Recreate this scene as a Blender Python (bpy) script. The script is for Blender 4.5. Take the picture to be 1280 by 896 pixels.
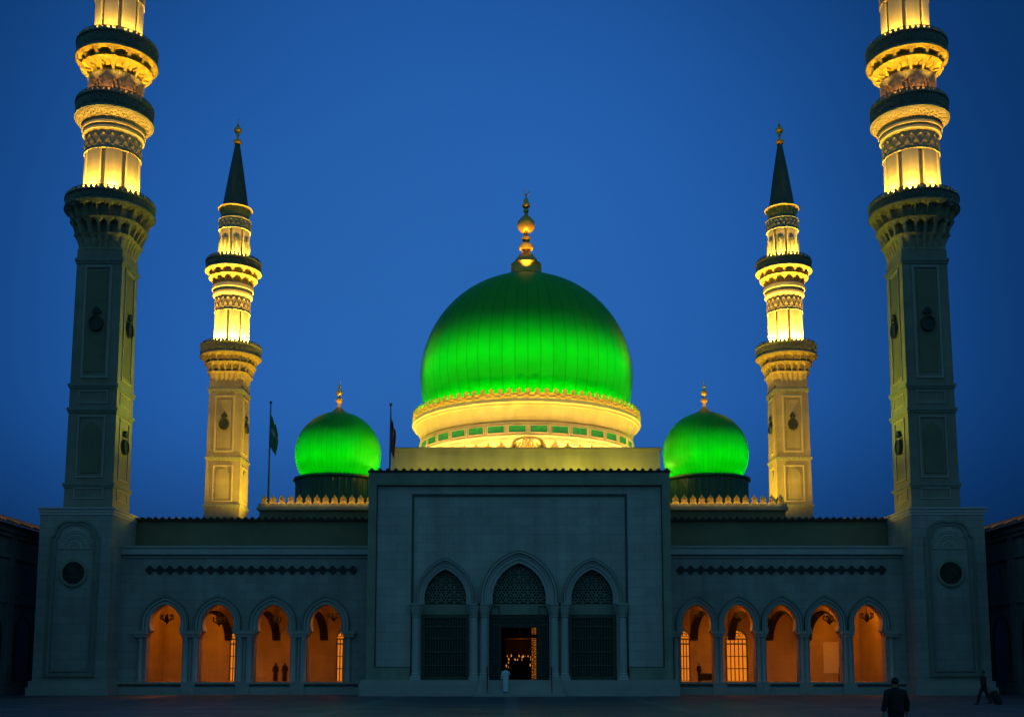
import bpy, bmesh, math, random
from math import sin, cos, pi, radians, atan2, sqrt, hypot
from mathutils import Vector, Matrix
random.seed(7)
sc = bpy.context.scene
for o in list(bpy.data.objects):
    bpy.data.objects.remove(o)
C = sc.collection

# ------------------------------------------------------------------ camera
F, PP, PITCH, CAMH = 1380.0, 671.6, radians(6.88), 1.7
cam = bpy.data.cameras.new('camera'); co = bpy.data.objects.new('camera', cam); C.objects.link(co)
cam.sensor_width = 36.0; cam.lens = 36.0 * F / 1280.0
cam.shift_y = (PP - 448.0) / 1280.0
cam.clip_end = 3000.0
co.location = (0, 0, CAMH); co.rotation_euler = (pi / 2 + PITCH, 0, 0)
sc.camera = co

# ------------------------------------------------------------------ blue-hour sky
world = bpy.data.worlds.new('World'); sc.world = world; world.use_nodes = True
nt = world.node_tree; nt.nodes.clear()
def WN(t, **k):
    n = nt.nodes.new(t)
    for a, b in k.items(): setattr(n, a, b)
    return n
wout = WN('ShaderNodeOutputWorld'); wbg = WN('ShaderNodeBackground')
wtc = WN('ShaderNodeTexCoord')
wdot = WN('ShaderNodeVectorMath', operation='DOT_PRODUCT')
GE = radians(16)
GA = radians(3)
wdot.inputs[1].default_value = (-sin(GA) * cos(GE), cos(GA) * cos(GE), sin(GE))
nt.links.new(wtc.outputs['Generated'], wdot.inputs[0])
wmr = WN('ShaderNodeMapRange'); wmr.inputs['From Min'].default_value = -1; wmr.inputs['From Max'].default_value = 1
nt.links.new(wdot.outputs['Value'], wmr.inputs['Value'])
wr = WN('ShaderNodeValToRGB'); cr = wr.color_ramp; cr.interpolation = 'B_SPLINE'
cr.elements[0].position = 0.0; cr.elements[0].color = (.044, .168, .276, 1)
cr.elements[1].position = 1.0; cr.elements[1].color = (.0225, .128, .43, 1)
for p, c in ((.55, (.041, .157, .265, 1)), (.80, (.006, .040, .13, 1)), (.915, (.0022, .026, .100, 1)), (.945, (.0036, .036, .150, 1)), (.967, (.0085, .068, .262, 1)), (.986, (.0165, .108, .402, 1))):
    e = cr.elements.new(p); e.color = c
nt.links.new(wmr.outputs['Result'], wr.inputs['Fac'])
# darker band of dusk close to the horizon
wsx = WN('ShaderNodeSeparateXYZ'); nt.links.new(wtc.outputs['Generated'], wsx.inputs[0])
wh = WN('ShaderNodeMapRange'); wh.inputs['From Min'].default_value = 0.05; wh.inputs['From Max'].default_value = 0.25
wh.inputs['To Min'].default_value = .45; wh.inputs['To Max'].default_value = 1.0; wh.interpolation_type = 'SMOOTHSTEP'
nt.links.new(wsx.outputs['Z'], wh.inputs['Value'])
wno = WN('ShaderNodeTexNoise'); wno.inputs['Scale'].default_value = 5; wno.inputs['Detail'].default_value = 4
nt.links.new(wtc.outputs['Generated'], wno.inputs['Vector'])
wnm = WN('ShaderNodeMapRange'); wnm.inputs['To Min'].default_value = .93; wnm.inputs['To Max'].default_value = 1.07
nt.links.new(wno.outputs['Fac'], wnm.inputs['Value'])
wmul = WN('ShaderNodeMath', operation='MULTIPLY'); nt.links.new(wh.outputs[0], wmul.inputs[0]); nt.links.new(wnm.outputs[0], wmul.inputs[1])
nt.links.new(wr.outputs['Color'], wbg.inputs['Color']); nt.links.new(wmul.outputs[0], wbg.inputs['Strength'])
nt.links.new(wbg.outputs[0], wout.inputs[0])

sc.view_settings.view_transform = 'Standard'; sc.view_settings.look = 'None'
sc.view_settings.exposure = 0.0; sc.view_settings.gamma = 1.0
sc.render.engine = 'CYCLES'
sc.cycles.use_denoising = True
sc.cycles.max_bounces = 5; sc.cycles.diffuse_bounces = 3; sc.cycles.glossy_bounces = 2
sc.cycles.sample_clamp_indirect = 3.0
sc.cycles.caustics_reflective = False; sc.cycles.caustics_refractive = False

# ------------------------------------------------------------------ measuring helpers
def ray(py, Y):
    b = (PP - py) / F
    t = Y / (cos(PITCH) - b * sin(PITCH))
    return t, CAMH + t * (sin(PITCH) + b * cos(PITCH))
def ZZ(py, Y): return ray(py, Y)[1]
def XX(px, py, Y): return (px - 640.0) / F * ray(py, Y)[0]
def RR(n, py, Y): return n / F * ray(py, Y)[0]

# ------------------------------------------------------------------ materials
def mat(name, base, rough=.7, metal=0.0, var=.12, vscale=.6, bump=0.0, bscale=8.0, brick=None, mortar=.75, emit=None, estr=0.0, spec=.4, seams=None):
    m = bpy.data.materials.new(name); m.use_nodes = True
    t = m.node_tree; bs = t.nodes['Principled BSDF']
    bs.inputs['Roughness'].default_value = rough; bs.inputs['Metallic'].default_value = metal
    bs.inputs['Specular IOR Level'].default_value = spec
    if emit:
        bs.inputs['Emission Color'].default_value = (*emit, 1); bs.inputs['Emission Strength'].default_value = estr
    tc = t.nodes.new('ShaderNodeTexCoord')
    no = t.nodes.new('ShaderNodeTexNoise'); no.inputs['Scale'].default_value = vscale; no.inputs['Detail'].default_value = 6
    no.inputs['Roughness'].default_value = .62
    t.links.new(tc.outputs['Object'], no.inputs['Vector'])
    mr = t.nodes.new('ShaderNodeMapRange'); mr.inputs['From Min'].default_value = .3; mr.inputs['From Max'].default_value = .7
    mr.inputs['To Min'].default_value = 1 - var; mr.inputs['To Max'].default_value = 1 + var
    t.links.new(no.outputs['Fac'], mr.inputs['Value'])
    mx = t.nodes.new('ShaderNodeVectorMath'); mx.operation = 'SCALE'; mx.inputs[0].default_value = base
    fac = mr.outputs['Result']
    if brick and brick[2] == 'wall':
        mp = t.nodes.new('ShaderNodeMapping'); mp.inputs['Scale'].default_value = (1.1, 1.1, .09); t.links.new(tc.outputs['Object'], mp.inputs['Vector'])
        n3 = t.nodes.new('ShaderNodeTexNoise'); n3.inputs['Scale'].default_value = 1.0; n3.inputs['Detail'].default_value = 5; t.links.new(mp.outputs[0], n3.inputs['Vector'])
        r3 = t.nodes.new('ShaderNodeMapRange'); r3.inputs['From Min'].default_value = .3; r3.inputs['From Max'].default_value = .7
        r3.inputs['To Min'].default_value = .86; r3.inputs['To Max'].default_value = 1.08; t.links.new(n3.outputs['Fac'], r3.inputs['Value'])
        m5 = t.nodes.new('ShaderNodeMath'); m5.operation = 'MULTIPLY'; t.links.new(fac, m5.inputs[0]); t.links.new(r3.outputs[0], m5.inputs[1]); fac = m5.outputs[0]
    if brick:
        sp = t.nodes.new('ShaderNodeSeparateXYZ'); t.links.new(tc.outputs['Object'], sp.inputs[0])
        ad = t.nodes.new('ShaderNodeMath'); ad.operation = 'ADD'
        cb = t.nodes.new('ShaderNodeCombineXYZ')
        if brick[2] == 'wall':
            t.links.new(sp.outputs['X'], ad.inputs[0]); t.links.new(sp.outputs['Y'], ad.inputs[1])
            t.links.new(ad.outputs[0], cb.inputs['X']); t.links.new(sp.outputs['Z'], cb.inputs['Y'])
        else:
            t.links.new(sp.outputs['X'], cb.inputs['X']); t.links.new(sp.outputs['Y'], cb.inputs['Y'])
        br = t.nodes.new('ShaderNodeTexBrick')
        br.inputs['Scale'].default_value = 1.0
        br.inputs['Brick Width'].default_value = brick[0]; br.inputs['Row Height'].default_value = brick[1]
        br.inputs['Mortar Size'].default_value = brick[3] if len(brick) > 3 else .02
        br.inputs['Mortar Smooth'].default_value = .3
        br.inputs['Color1'].default_value = (1, 1, 1, 1); br.inputs['Color2'].default_value = (.87, .87, .87, 1)
        br.inputs['Mortar'].default_value = (mortar, mortar, mortar, 1)
        br.offset = .5 if brick[2] == 'wall' else (brick[4] if len(brick) > 4 else 0.0)
        t.links.new(cb.outputs[0], br.inputs['Vector'])
        m2 = t.nodes.new('ShaderNodeMath'); m2.operation = 'MULTIPLY'
        bw = t.nodes.new('ShaderNodeRGBToBW'); t.links.new(br.outputs['Color'], bw.inputs[0])
        t.links.new(fac, m2.inputs[0]); t.links.new(bw.outputs[0], m2.inputs[1]); fac = m2.outputs[0]
    if seams:      # standing-seam joints round a dome: (count, darkness)
        sp = t.nodes.new('ShaderNodeSeparateXYZ'); t.links.new(tc.outputs['Object'], sp.inputs[0])
        at = t.nodes.new('ShaderNodeMath'); at.operation = 'ARCTAN2'
        t.links.new(sp.outputs['Y'], at.inputs[0]); t.links.new(sp.outputs['X'], at.inputs[1])
        ml = t.nodes.new('ShaderNodeMath'); ml.operation = 'MULTIPLY'; ml.inputs[1].default_value = seams[0] / (2 * pi)
        t.links.new(at.outputs[0], ml.inputs[0])
        fr = t.nodes.new('ShaderNodeMath'); fr.operation = 'FRACT'; t.links.new(ml.outputs[0], fr.inputs[0])
        pp = t.nodes.new('ShaderNodeMath'); pp.operation = 'PINGPONG'; pp.inputs[1].default_value = .5; t.links.new(fr.outputs[0], pp.inputs[0])
        sr = t.nodes.new('ShaderNodeMapRange'); sr.inputs['From Min'].default_value = 0; sr.inputs['From Max'].default_value = .07
        sr.inputs['To Min'].default_value = seams[1]; sr.inputs['To Max'].default_value = 1
        t.links.new(pp.outputs[0], sr.inputs['Value'])
        fl = t.nodes.new('ShaderNodeMath'); fl.operation = 'FLOOR'; t.links.new(ml.outputs[0], fl.inputs[0])
        wn = t.nodes.new('ShaderNodeTexWhiteNoise'); wn.noise_dimensions = '1D'; t.links.new(fl.outputs[0], wn.inputs['W'])
        wm = t.nodes.new('ShaderNodeMapRange'); wm.inputs['To Min'].default_value = .95; wm.inputs['To Max'].default_value = 1.03
        t.links.new(wn.outputs['Value'], wm.inputs['Value'])
        m3 = t.nodes.new('ShaderNodeMath'); m3.operation = 'MULTIPLY'; t.links.new(sr.outputs[0], m3.inputs[0]); t.links.new(wm.outputs[0], m3.inputs[1])
        m2 = t.nodes.new('ShaderNodeMath'); m2.operation = 'MULTIPLY'; t.links.new(fac, m2.inputs[0]); t.links.new(m3.outputs[0], m2.inputs[1])
        fac = m2.outputs[0]
    t.links.new(fac, mx.inputs['Scale']); t.links.new(mx.outputs[0], bs.inputs['Base Color'])
    if bump:
        n2 = t.nodes.new('ShaderNodeTexNoise'); n2.inputs['Scale'].default_value = bscale; n2.inputs['Detail'].default_value = 5
        t.links.new(tc.outputs['Object'], n2.inputs['Vector'])
        bp = t.nodes.new('ShaderNodeBump'); bp.inputs['Strength'].default_value = bump; bp.inputs['Distance'].default_value = .05
        t.links.new(n2.outputs['Fac'], bp.inputs['Height']); t.links.new(bp.outputs[0], bs.inputs['Normal'])
    return m

M = {}
M['ashlar'] = mat('pale_ashlar_stone', (.40, .37, .33), .8, var=.15, vscale=.45, bump=.3, brick=(1.5, .62, 'wall', .018), mortar=.66)
M['portal'] = mat('pale_portal_marble', (.52, .48, .42), .72, var=.13, vscale=.45, bump=.25, brick=(1.5, .62, 'wall', .018), mortar=.68)
M['stone'] = mat('pale_limestone', (.44, .40, .35), .75, var=.12, vscale=.7, bump=.25)
M['trim'] = mat('white_marble_trim', (.50, .47, .43), .6, var=.08, vscale=1.2, bump=.1)
M['olive'] = mat('olive_stone_border', (.31, .32, .23), .7, var=.15, vscale=.8, bump=.15, brick=(1.6, .8, 'wall', .015), mortar=.8)
M['frame'] = mat('darker_frame_stone', (.22, .23, .19), .7, var=.15, vscale=1.5, bump=.15)  # slightly darker stone for panel frames and mouldings
M['frame2'] = mat('pale_panel_moulding', (.34, .32, .27), .75, var=.1, vscale=1.2, bump=.15)
M['groove'] = mat('dark_green_marble', (.085, .105, .080), .4, var=.3, vscale=3, bump=.1)
M['render_olive'] = mat('olive_plaster', (.20, .18, .10), .85, var=.16, vscale=.5, bump=.2)
M['attic'] = mat('buff_plaster', (.46, .40, .22), .85, var=.10, vscale=.4, bump=.15, brick=(2.6, 1.05, 'wall', .012), mortar=.88)
M['shaft'] = mat('buff_minaret_stone', (.27, .25, .19), .78, var=.12, vscale=.5, bump=.2, brick=(1.5, .62, 'wall', .012), mortar=.86)
M['shaftpanel'] = mat('olive_minaret_panel', (.18, .17, .105), .8, var=.14, vscale=.9, bump=.15)
M['drumstone'] = mat('smooth_cream_stone', (.66, .58, .36), .6, var=.06, vscale=.8, bump=.08, brick=(1.1, .9, 'wall', .012), mortar=.88)
M['relief'] = mat('carved_cream_stone', (.46, .38, .22), .7, var=.28, vscale=5, bump=.5, bscale=14)
M['corbel'] = mat('carved_corbel_stone', (.36, .30, .19), .78, var=.25, vscale=3, bump=.45, bscale=10)
M['gilt'] = mat('gilded_stone', (.74, .52, .14), .5, metal=.1, var=.25, vscale=4, bump=.4, bscale=12)
M['gold'] = mat('polished_gold', (.80, .47, .08), .36, metal=.45, var=.12, vscale=6, bump=.05)
M['lattice'] = mat('dark_bronze_lattice', (.22, .25, .20), .6, metal=0, var=.5, vscale=7, bump=.4, bscale=20)
M['darkglass'] = mat('dark_window_glass', (.020, .026, .026), .45, var=.2, vscale=2, spec=.25)
M['domegreen'] = mat('green_dome_cladding', (.006, .38, .016), .40, var=.07, vscale=.7, bump=.06, bscale=3, seams=(56, .62), spec=.18)
M['drumgreen'] = mat('dark_green_drum_tile', (.012, .10, .055), .35, var=.2, vscale=2, bump=.1)
M['greenpanel'] = mat('green_enamel_panel', (.03, .36, .12), .4, var=.25, vscale=4, bump=.2)
M['lead'] = mat('dark_lead_spire', (.06, .085, .062), .5, metal=.2, var=.25, vscale=1.5, bump=.15, seams=(20, .55))
M['tile'] = mat('dark_clay_roof_tile', (.060, .048, .036), .75, var=.35, vscale=3, bump=.3)
M['claytile'] = mat('brown_clay_roof_tile', (.22, .12, .06), .75, var=.35, vscale=3, bump=.3)
M['hall'] = mat('warm_arcade_plaster', (.52, .42, .28), .8, var=.12, vscale=.6, bump=.2, brick=(1.2, .6, 'wall', .014), mortar=.82)
M['hallfloor'] = mat('arcade_floor_marble', (.34, .28, .22), .3, var=.1, vscale=.6, brick=(1, 1, 'floor', .01), mortar=.7)
M['bronze'] = mat('dark_bronze_screen', (.030, .042, .032), .5, metal=.3, var=.3, vscale=4, bump=.2)
M['bronzelight'] = mat('worn_bronze_edge', (.085, .100, .065), .5, metal=.3, var=.3, vscale=4, bump=.2)
M['lampglow'] = mat('lit_window_glass', (.5, .3, .1), .4, emit=(1.0, .27, .015), estr=.62, var=.3, vscale=1.5)
M['bulb'] = mat('lit_lamp_bulb', (.8, .6, .4), .4, emit=(1.0, .32, .04), estr=.75)
M['iron'] = mat('black_iron', (.010, .010, .010), .85, metal=.0, var=.2, vscale=5)
M['pole'] = mat('grey_flagpole', (.12, .13, .13), .4, metal=.5, var=.1)
M['sideblock'] = mat('dark_courtyard_stone', (.17, .16, .15), .85, var=.2, vscale=.6, bump=.25, brick=(1.8, .7, 'wall', .018), mortar=.7)  # darker stone of the courtyard side buildings
M['skin'] = mat('skin_tone', (.30, .17, .10), .55, var=.08, vscale=8)
M['hair'] = mat('black_hair', (.010, .009, .008), .6, var=.2, vscale=20)
M['cloth_and_lit_patch'] = mat('white_cotton_and_lit_patch', (.72, .72, .74), .85, var=.08, vscale=6, bump=.2)  # white cotton, also used for the painted lit patch in the arcade
M['blackcloth'] = mat('black_cloth', (.012, .012, .013), .85, var=.2, vscale=6, bump=.2)
M['darktrouser'] = mat('charcoal_trouser', (.022, .023, .026), .85, var=.2, vscale=6, bump=.2)
M['maroon'] = mat('dark_maroon_cloth', (.05, .014, .020), .85, var=.2, vscale=6, bump=.2)
M['brownrobe'] = mat('dark_brown_cloth', (.03, .018, .010), .85, var=.2, vscale=6, bump=.2)
M['eye'] = mat('eye_white', (.5, .5, .48), .2)
M['shoe'] = mat('black_leather', (.010, .009, .009), .4)
M['case'] = mat('black_suitcase_shell', (.014, .014, .016), .35, var=.1)

def flag_mat(name, stops):
    m = bpy.data.materials.new(name); m.use_nodes = True; t = m.node_tree; bs = t.nodes['Principled BSDF']
    tc = t.nodes.new('ShaderNodeTexCoord'); sp = t.nodes.new('ShaderNodeSeparateXYZ'); t.links.new(tc.outputs['UV'], sp.inputs[0])
    r = t.nodes.new('ShaderNodeValToRGB'); r.color_ramp.interpolation = 'CONSTANT'
    els = r.color_ramp.elements
    els[0].position = 0; els[0].color = (*stops[0][1], 1); els[1].position = stops[1][0]; els[1].color = (*stops[1][1], 1)
    for p, c in stops[2:]:
        e = els.new(p); e.color = (*c, 1)
    t.links.new(sp.outputs['X'], r.inputs['Fac']); t.links.new(r.outputs['Color'], bs.inputs['Base Color']); bs.inputs['Roughness'].default_value = .8
    return m

# ground paving
def paving():
    m = mat('plaza_paving', (.052, .074, .094), .48, var=.28, vscale=.22, bump=.12, bscale=3, brick=(1.25, 1.25, 'floor', .035, 0.0), mortar=.55, spec=.45)
    t = m.node_tree
    # long joint bands running to the entrance
    bs = t.nodes['Principled BSDF']; src = bs.inputs['Base Color'].links[0].from_socket
    tc = t.nodes.new('ShaderNodeTexCoord'); sp = t.nodes.new('ShaderNodeSeparateXYZ'); t.links.new(tc.outputs['Object'], sp.inputs[0])
    pg = t.nodes.new('ShaderNodeMath'); pg.operation = 'PINGPONG'; pg.inputs[1].default_value = 3.75; t.links.new(sp.outputs['X'], pg.inputs[0])
    gt = t.nodes.new('ShaderNodeMath'); gt.operation = 'LESS_THAN'; gt.inputs[1].default_value = .30; t.links.new(pg.outputs[0], gt.inputs[0])
    mr = t.nodes.new('ShaderNodeMapRange'); mr.inputs['To Min'].default_value = 1; mr.inputs['To Max'].default_value = 1.7; t.links.new(gt.outputs[0], mr.inputs['Value'])
    sm = t.nodes.new('ShaderNodeVectorMath'); sm.operation = 'SCALE'; t.links.new(src, sm.inputs[0]); t.links.new(mr.outputs[0], sm.inputs['Scale'])
    t.links.new(sm.outputs[0], bs.inputs['Base Color'])
    no = t.nodes.new('ShaderNodeTexNoise'); no.inputs['Scale'].default_value = .35; no.inputs['Detail'].default_value = 5; t.links.new(tc.outputs['Object'], no.inputs['Vector'])
    rr = t.nodes.new('ShaderNodeMapRange'); rr.inputs['To Min'].default_value = .30; rr.inputs['To Max'].default_value = .75; t.links.new(no.outputs['Fac'], rr.inputs['Value'])
    t.links.new(rr.outputs[0], bs.inputs['Roughness'])
    return m
M['paving'] = paving()

# ------------------------------------------------------------------ mesh helpers
def NB(): return bmesh.new()
def box(bm, x0, x1, y0, y1, z0, z1, M4=None):
    vs = [bm.verts.new(p) for p in ((x0, y0, z0), (x1, y0, z0), (x1, y1, z0), (x0, y1, z0), (x0, y0, z1), (x1, y0, z1), (x1, y1, z1), (x0, y1, z1))]
    for f in ((3, 2, 1, 0), (4, 5, 6, 7), (0, 1, 5, 4), (1, 2, 6, 5), (2, 3, 7, 6), (3, 0, 4, 7)):
        bm.faces.new([vs[i] for i in f])
    if M4 is not None: bmesh.ops.transform(bm, matrix=M4, verts=vs)
    return vs
def frame_box(bm, x0, x1, z0, z1, w, y0, y1):
    """a rectangular picture-frame moulding in the XZ plane"""
    box(bm, x0, x0 + w, y0, y1, z0, z1); box(bm, x1 - w, x1, y0, y1, z0, z1)
    box(bm, x0 + w, x1 - w, y0, y1, z0, z0 + w); box(bm, x0 + w, x1 - w, y0, y1, z1 - w, z1)
def surf(bm, fn, nu, nv, cap=True):
    rows = []
    for j in range(nv + 1):
        rows.append([bm.verts.new(fn(2 * pi * i / nu, j / nv)) for i in range(nu)])
    for j in range(nv):
        for i in range(nu):
            k = (i + 1) % nu
            bm.faces.new((rows[j][i], rows[j][k], rows[j + 1][k], rows[j + 1][i]))
    if cap:
        bm.faces.new(rows[0][::-1]); bm.faces.new(rows[-1])
    return rows
def lathe(bm, prof, n=32, cx=0, cy=0, a0=0.0, cap=True):
    rows = [[bm.verts.new((cx + max(r, .001) * cos(a0 + 2 * pi * i / n), cy + max(r, .001) * sin(a0 + 2 * pi * i / n), z)) for i in range(n)] for r, z in prof]
    for j in range(len(rows) - 1):
        for i in range(n):
            k = (i + 1) % n
            bm.faces.new((rows[j][i], rows[j][k], rows[j + 1][k], rows[j + 1][i]))
    if cap:
        bm.faces.new(rows[0][::-1]); bm.faces.new(rows[-1])
def tube(bm, pts, r, n=8, closed=False, cap=True):
    pts = [Vector(p) for p in pts]; N = len(pts); rad = r if isinstance(r, (list, tuple)) else [r] * N
    rows = []; a = None
    for i, p in enumerate(pts):
        if closed: d = pts[(i + 1) % N] - pts[i - 1]
        else: d = pts[min(i + 1, N - 1)] - pts[max(i - 1, 0)]
        d = d.normalized() if d.length > 1e-9 else Vector((0, 0, 1))
        up = Vector((0, 0, 1)) if abs(d.z) < .95 else Vector((1, 0, 0))
        a = d.cross(up) if a is None else a - d * a.dot(d)
        if a.length < 1e-4: a = d.cross(up)
        a = a.normalized(); b = a.cross(d).normalized()
        rows.append([bm.verts.new(p + rad[i] * (cos(2 * pi * k / n) * a + sin(2 * pi * k / n) * b)) for k in range(n)])
    for j in range(N if closed else N - 1):
        A, B = rows[j], rows[(j + 1) % N]
        for k in range(n):
            q = (k + 1) % n
            bm.faces.new((A[k], A[q], B[q], B[k]))
    if cap and not closed:
        bm.faces.new(rows[0][::-1]); bm.faces.new(rows[-1])
def ball(bm, c, r, sx=1, sy=1, sz=1, seg=12):
    ret = bmesh.ops.create_uvsphere(bm, u_segments=seg, v_segments=max(6, seg // 2 + 2), radius=r)
    bmesh.ops.transform(bm, matrix=Matrix.Translation(c) @ Matrix.Diagonal((sx, sy, sz, 1)), verts=ret['verts'])
def prism(bm, pts, y0, y1):
    """extrude an XZ polygon from y0 (front) to y1"""
    a = [bm.verts.new((x, y0, z)) for x, z in pts]; b = [bm.verts.new((x, y1, z)) for x, z in pts]
    bm.faces.new(a); bm.faces.new(b[::-1])
    n = len(pts)
    for i in range(n):
        j = (i + 1) % n
        bm.faces.new((a[i], b[i], b[j], a[j]))
def band(bm, inner, outer, y0, y1):
    """moulding between two XZ polylines (same length), front y0, back y1"""
    vi = [bm.verts.new((x, y0, z)) for x, z in inner]; vo = [bm.verts.new((x, y0, z)) for x, z in outer]
    wi = [bm.verts.new((x, y1, z)) for x, z in inner]; wo = [bm.verts.new((x, y1, z)) for x, z in outer]
    for i in range(len(inner) - 1):
        bm.faces.new((vi[i], vi[i + 1], vo[i + 1], vo[i]))
        bm.faces.new((vo[i], vo[i + 1], wo[i + 1], wo[i]))
        bm.faces.new((wi[i], wi[i + 1], vi[i + 1], vi[i]))
    for i in (0, -1):
        bm.faces.new((vi[i], vo[i], wo[i], wi[i]))
def arch_wall(bm, bays, z0, z1, y0, y1):
    """wall pierced by arches; bays = [(xl, xr, outline)], outline left foot -> apex -> right foot"""
    for xl, xr, out in bays:
        ia = max(range(len(out)), key=lambda i: out[i][1])
        za = out[ia][1]
        for yy in (y0, y1):
            def Q(pts, xe):
                for (xa, zz), (xb, zb) in zip(pts[:-1], pts[1:]):
                    if abs(zz - zb) < 1e-6: continue
                    bm.faces.new([bm.verts.new(p) for p in ((xe, yy, zz), (xa, yy, zz), (xb, yy, zb), (xe, yy, zb))])
            Q(out[:ia + 1], xl); Q(out[ia:][::-1], xr)
            zb = out[0][1]
            bm.faces.new([bm.verts.new(p) for p in ((xl, yy, za), (xr, yy, za), (xr, yy, z1), (xl, yy, z1))])
            if zb > z0 + 1e-4:
                bm.faces.new([bm.verts.new(p) for p in ((xl, yy, z0), (xr, yy, z0), (xr, yy, zb), (xl, yy, zb))])
        a = [bm.verts.new((x, y0, z)) for x, z in out]; b = [bm.verts.new((x, y1, z)) for x, z in out]
        for i in range(len(out) - 1):
            bm.faces.new((a[i], a[i + 1], b[i + 1], b[i]))
def arch(cx, zs, hw, h, n=12):
    """pointed two-centred arch from left spring to right spring"""
    c = (h * h - hw * hw) / (2 * hw); R = hw + c
    th = math.acos(max(-1, min(1, c / R)))
    L = []
    for i in range(n + 1):
        a = th * i / n
        L.append((cx + c - R * cos(a), zs + R * sin(a)))
    return L + [(2 * cx - x, z) for x, z in L[-2::-1]]
def tag(o, label=None, cat=None, group=None, kind=None):
    if label: o['label'] = label
    if cat: o['category'] = cat
    if group: o['group'] = group
    if kind: o['kind'] = kind
    return o
def thing(name, label, cat, loc=(0, 0, 0), rz=0.0, group=None):
    o = bpy.data.objects.new(name, None); C.objects.link(o); o.empty_display_size = .5
    o.location = loc; o.rotation_euler = (0, 0, rz)
    return tag(o, label, cat, group)
def obj(name, bm, m, parent=None, loc=(0, 0, 0), smooth=35, world=False):
    """world=True: the mesh was laid out in world coordinates under an unrotated thing"""
    off = Vector(loc)
    if world and parent is not None:
        p = parent; t = Vector((0, 0, 0))
        while p is not None: t += Vector(p.location); p = p.parent
        bmesh.ops.translate(bm, vec=-t, verts=bm.verts)
    bmesh.ops.recalc_face_normals(bm, faces=bm.faces)
    me = bpy.data.meshes.new(name); bm.to_mesh(me); bm.free()
    if smooth:
        me.polygons.foreach_set('use_smooth', [True] * len(me.polygons))
        me.set_sharp_from_angle(angle=radians(smooth))
    me.materials.append(m)
    o = bpy.data.objects.new(name, me); C.objects.link(o); o.location = off
    if parent is not None: o.parent = parent
    return o
def copy_tree(o, parent=None):
    c = o.copy(); C.objects.link(c)
    if parent is not None: c.parent = parent
    for ch in [x for x in bpy.data.objects if x.parent == o]: copy_tree(ch, c)
    return c
def lamp(name, kind, loc, energy, color, parent=None, aim=None, size=.08, cone=60, blend=.5):
    l = bpy.data.lights.new(name, kind); l.energy = energy; l.color = color
    l.shadow_soft_size = size
    if kind == 'SPOT': l.spot_size = radians(cone); l.spot_blend = blend
    o = bpy.data.objects.new(name, l); C.objects.link(o); o.location = loc
    if aim is not None:
        o.rotation_euler = (Vector(aim) - Vector(loc)).to_track_quat('-Z', 'Y').to_euler()
    if parent is not None: o.parent = parent
    return o
WARM = (1.0, .56, .070); AMBER = (1.0, .36, .04); GREEN = (.0, 1.0, .0)

# ------------------------------------------------------------------ ground
b = NB()
for i in range(1):
    vs = [b.verts.new(p) for p in ((-900, -300, 0), (900, -300, 0), (900, 1500, 0), (-900, 1500, 0))]; b.faces.new(vs)
g = obj('plaza_ground', b, M['paving'], None, smooth=0); tag(g, 'dark blue grey paved plaza with faint joint lines before the mosque', 'ground', kind='structure')

# ------------------------------------------------------------------ minarets
def sq(t): return 1.0 / max(abs(cos(t)), abs(sin(t)))
def niche(u, v, w=.36, top=.78, point=.3):
    """1 inside a pointed niche; u in -.5..5, v in 0..1"""
    if v < .06: return 0.0
    if v > top: return 0.0
    hw = w if v < top - point else w * sqrt(max(0, 1 - ((v - (top - point)) / point) ** 1.4))
    return 1.0 if abs(u) < hw else 0.0
def tier(bm, z0, z1, f0, f1, n, depth, w=.36, per=8, nv=8, top=.8, point=.35, lip=.06):
    nu = n * per
    def fn(t, v):
        r0, r1 = f0(t), f1(t)
        vv = v
        r = r0 + (r1 - r0) * (vv ** 1.3)
        u = (t * n / (2 * pi)) % 1.0 - .5
        r -= depth * niche(u, vv, w, top, point)
        if v > .93: r = f1(t) + lip
        return (r * cos(t), r * sin(t), z0 + (z1 - z0) * v)
    surf(bm, fn, nu, nv)
def parapet(root, name, z0, z1, r, n=24):
    b = NB()
    h = z1 - z0; nu = n * 8
    def fn(t, v):
        u = (t * n * 2 / (2 * pi)) % 1.0
        k = 0.0
        if .14 < v < .86:
            d = abs(((u + v * 1.4) % .5) - .25) ; e = abs(((u - v * 1.4) % .5) - .25)
            k = -.17 if (d > .10 and e > .10) else 0.0
        elif v <= .14 or v >= .92: k = .06
        rr = r + k
        return (rr * cos(t), rr * sin(t), z0 + h * v)
    rows = surf(b, fn, nu, 14, cap=False)
    # inner face and top
    inner = [[b.verts.new(((r - .28) * cos(2 * pi * i / nu), (r - .28) * sin(2 * pi * i / nu), z)) for i in range(nu)] for z in (z1, z0)]
    for A, B in ((rows[-1], inner[0]), (inner[0], inner[1]), (inner[1], rows[0])):
        for i in range(nu):
            k = (i + 1) % nu; b.faces.new((A[i], A[k], B[k], B[i]))
    nt_ = int(2 * pi * r / .42)
    for i in range(nt_):
        R4 = Matrix.Rotation(2 * pi * i / nt_, 4, 'Z')
        box(b, r - .20, r + .03, -.11, .11, z1 - .01, z1 + .16, R4); box(b, r - .16, r - .01, -.055, .055, z1 + .16, z1 + .26, R4)
    o = obj(name, b, M['lattice'], root, smooth=25)
    b = NB()
    tube(b, [((r - .14) * cos(2 * pi * i / 48), (r - .14) * sin(2 * pi * i / 48), z1 + .32) for i in range(48)], .028, 6, closed=True)
    for i in range(24):
        a = 2 * pi * i / 24
        tube(b, [((r - .14) * cos(a), (r - .14) * sin(a), z1 - .02), ((r - .14) * cos(a), (r - .14) * sin(a), z1 + .32)], .022, 5)
    obj('railing', b, M['iron'], o)
    return o
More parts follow.
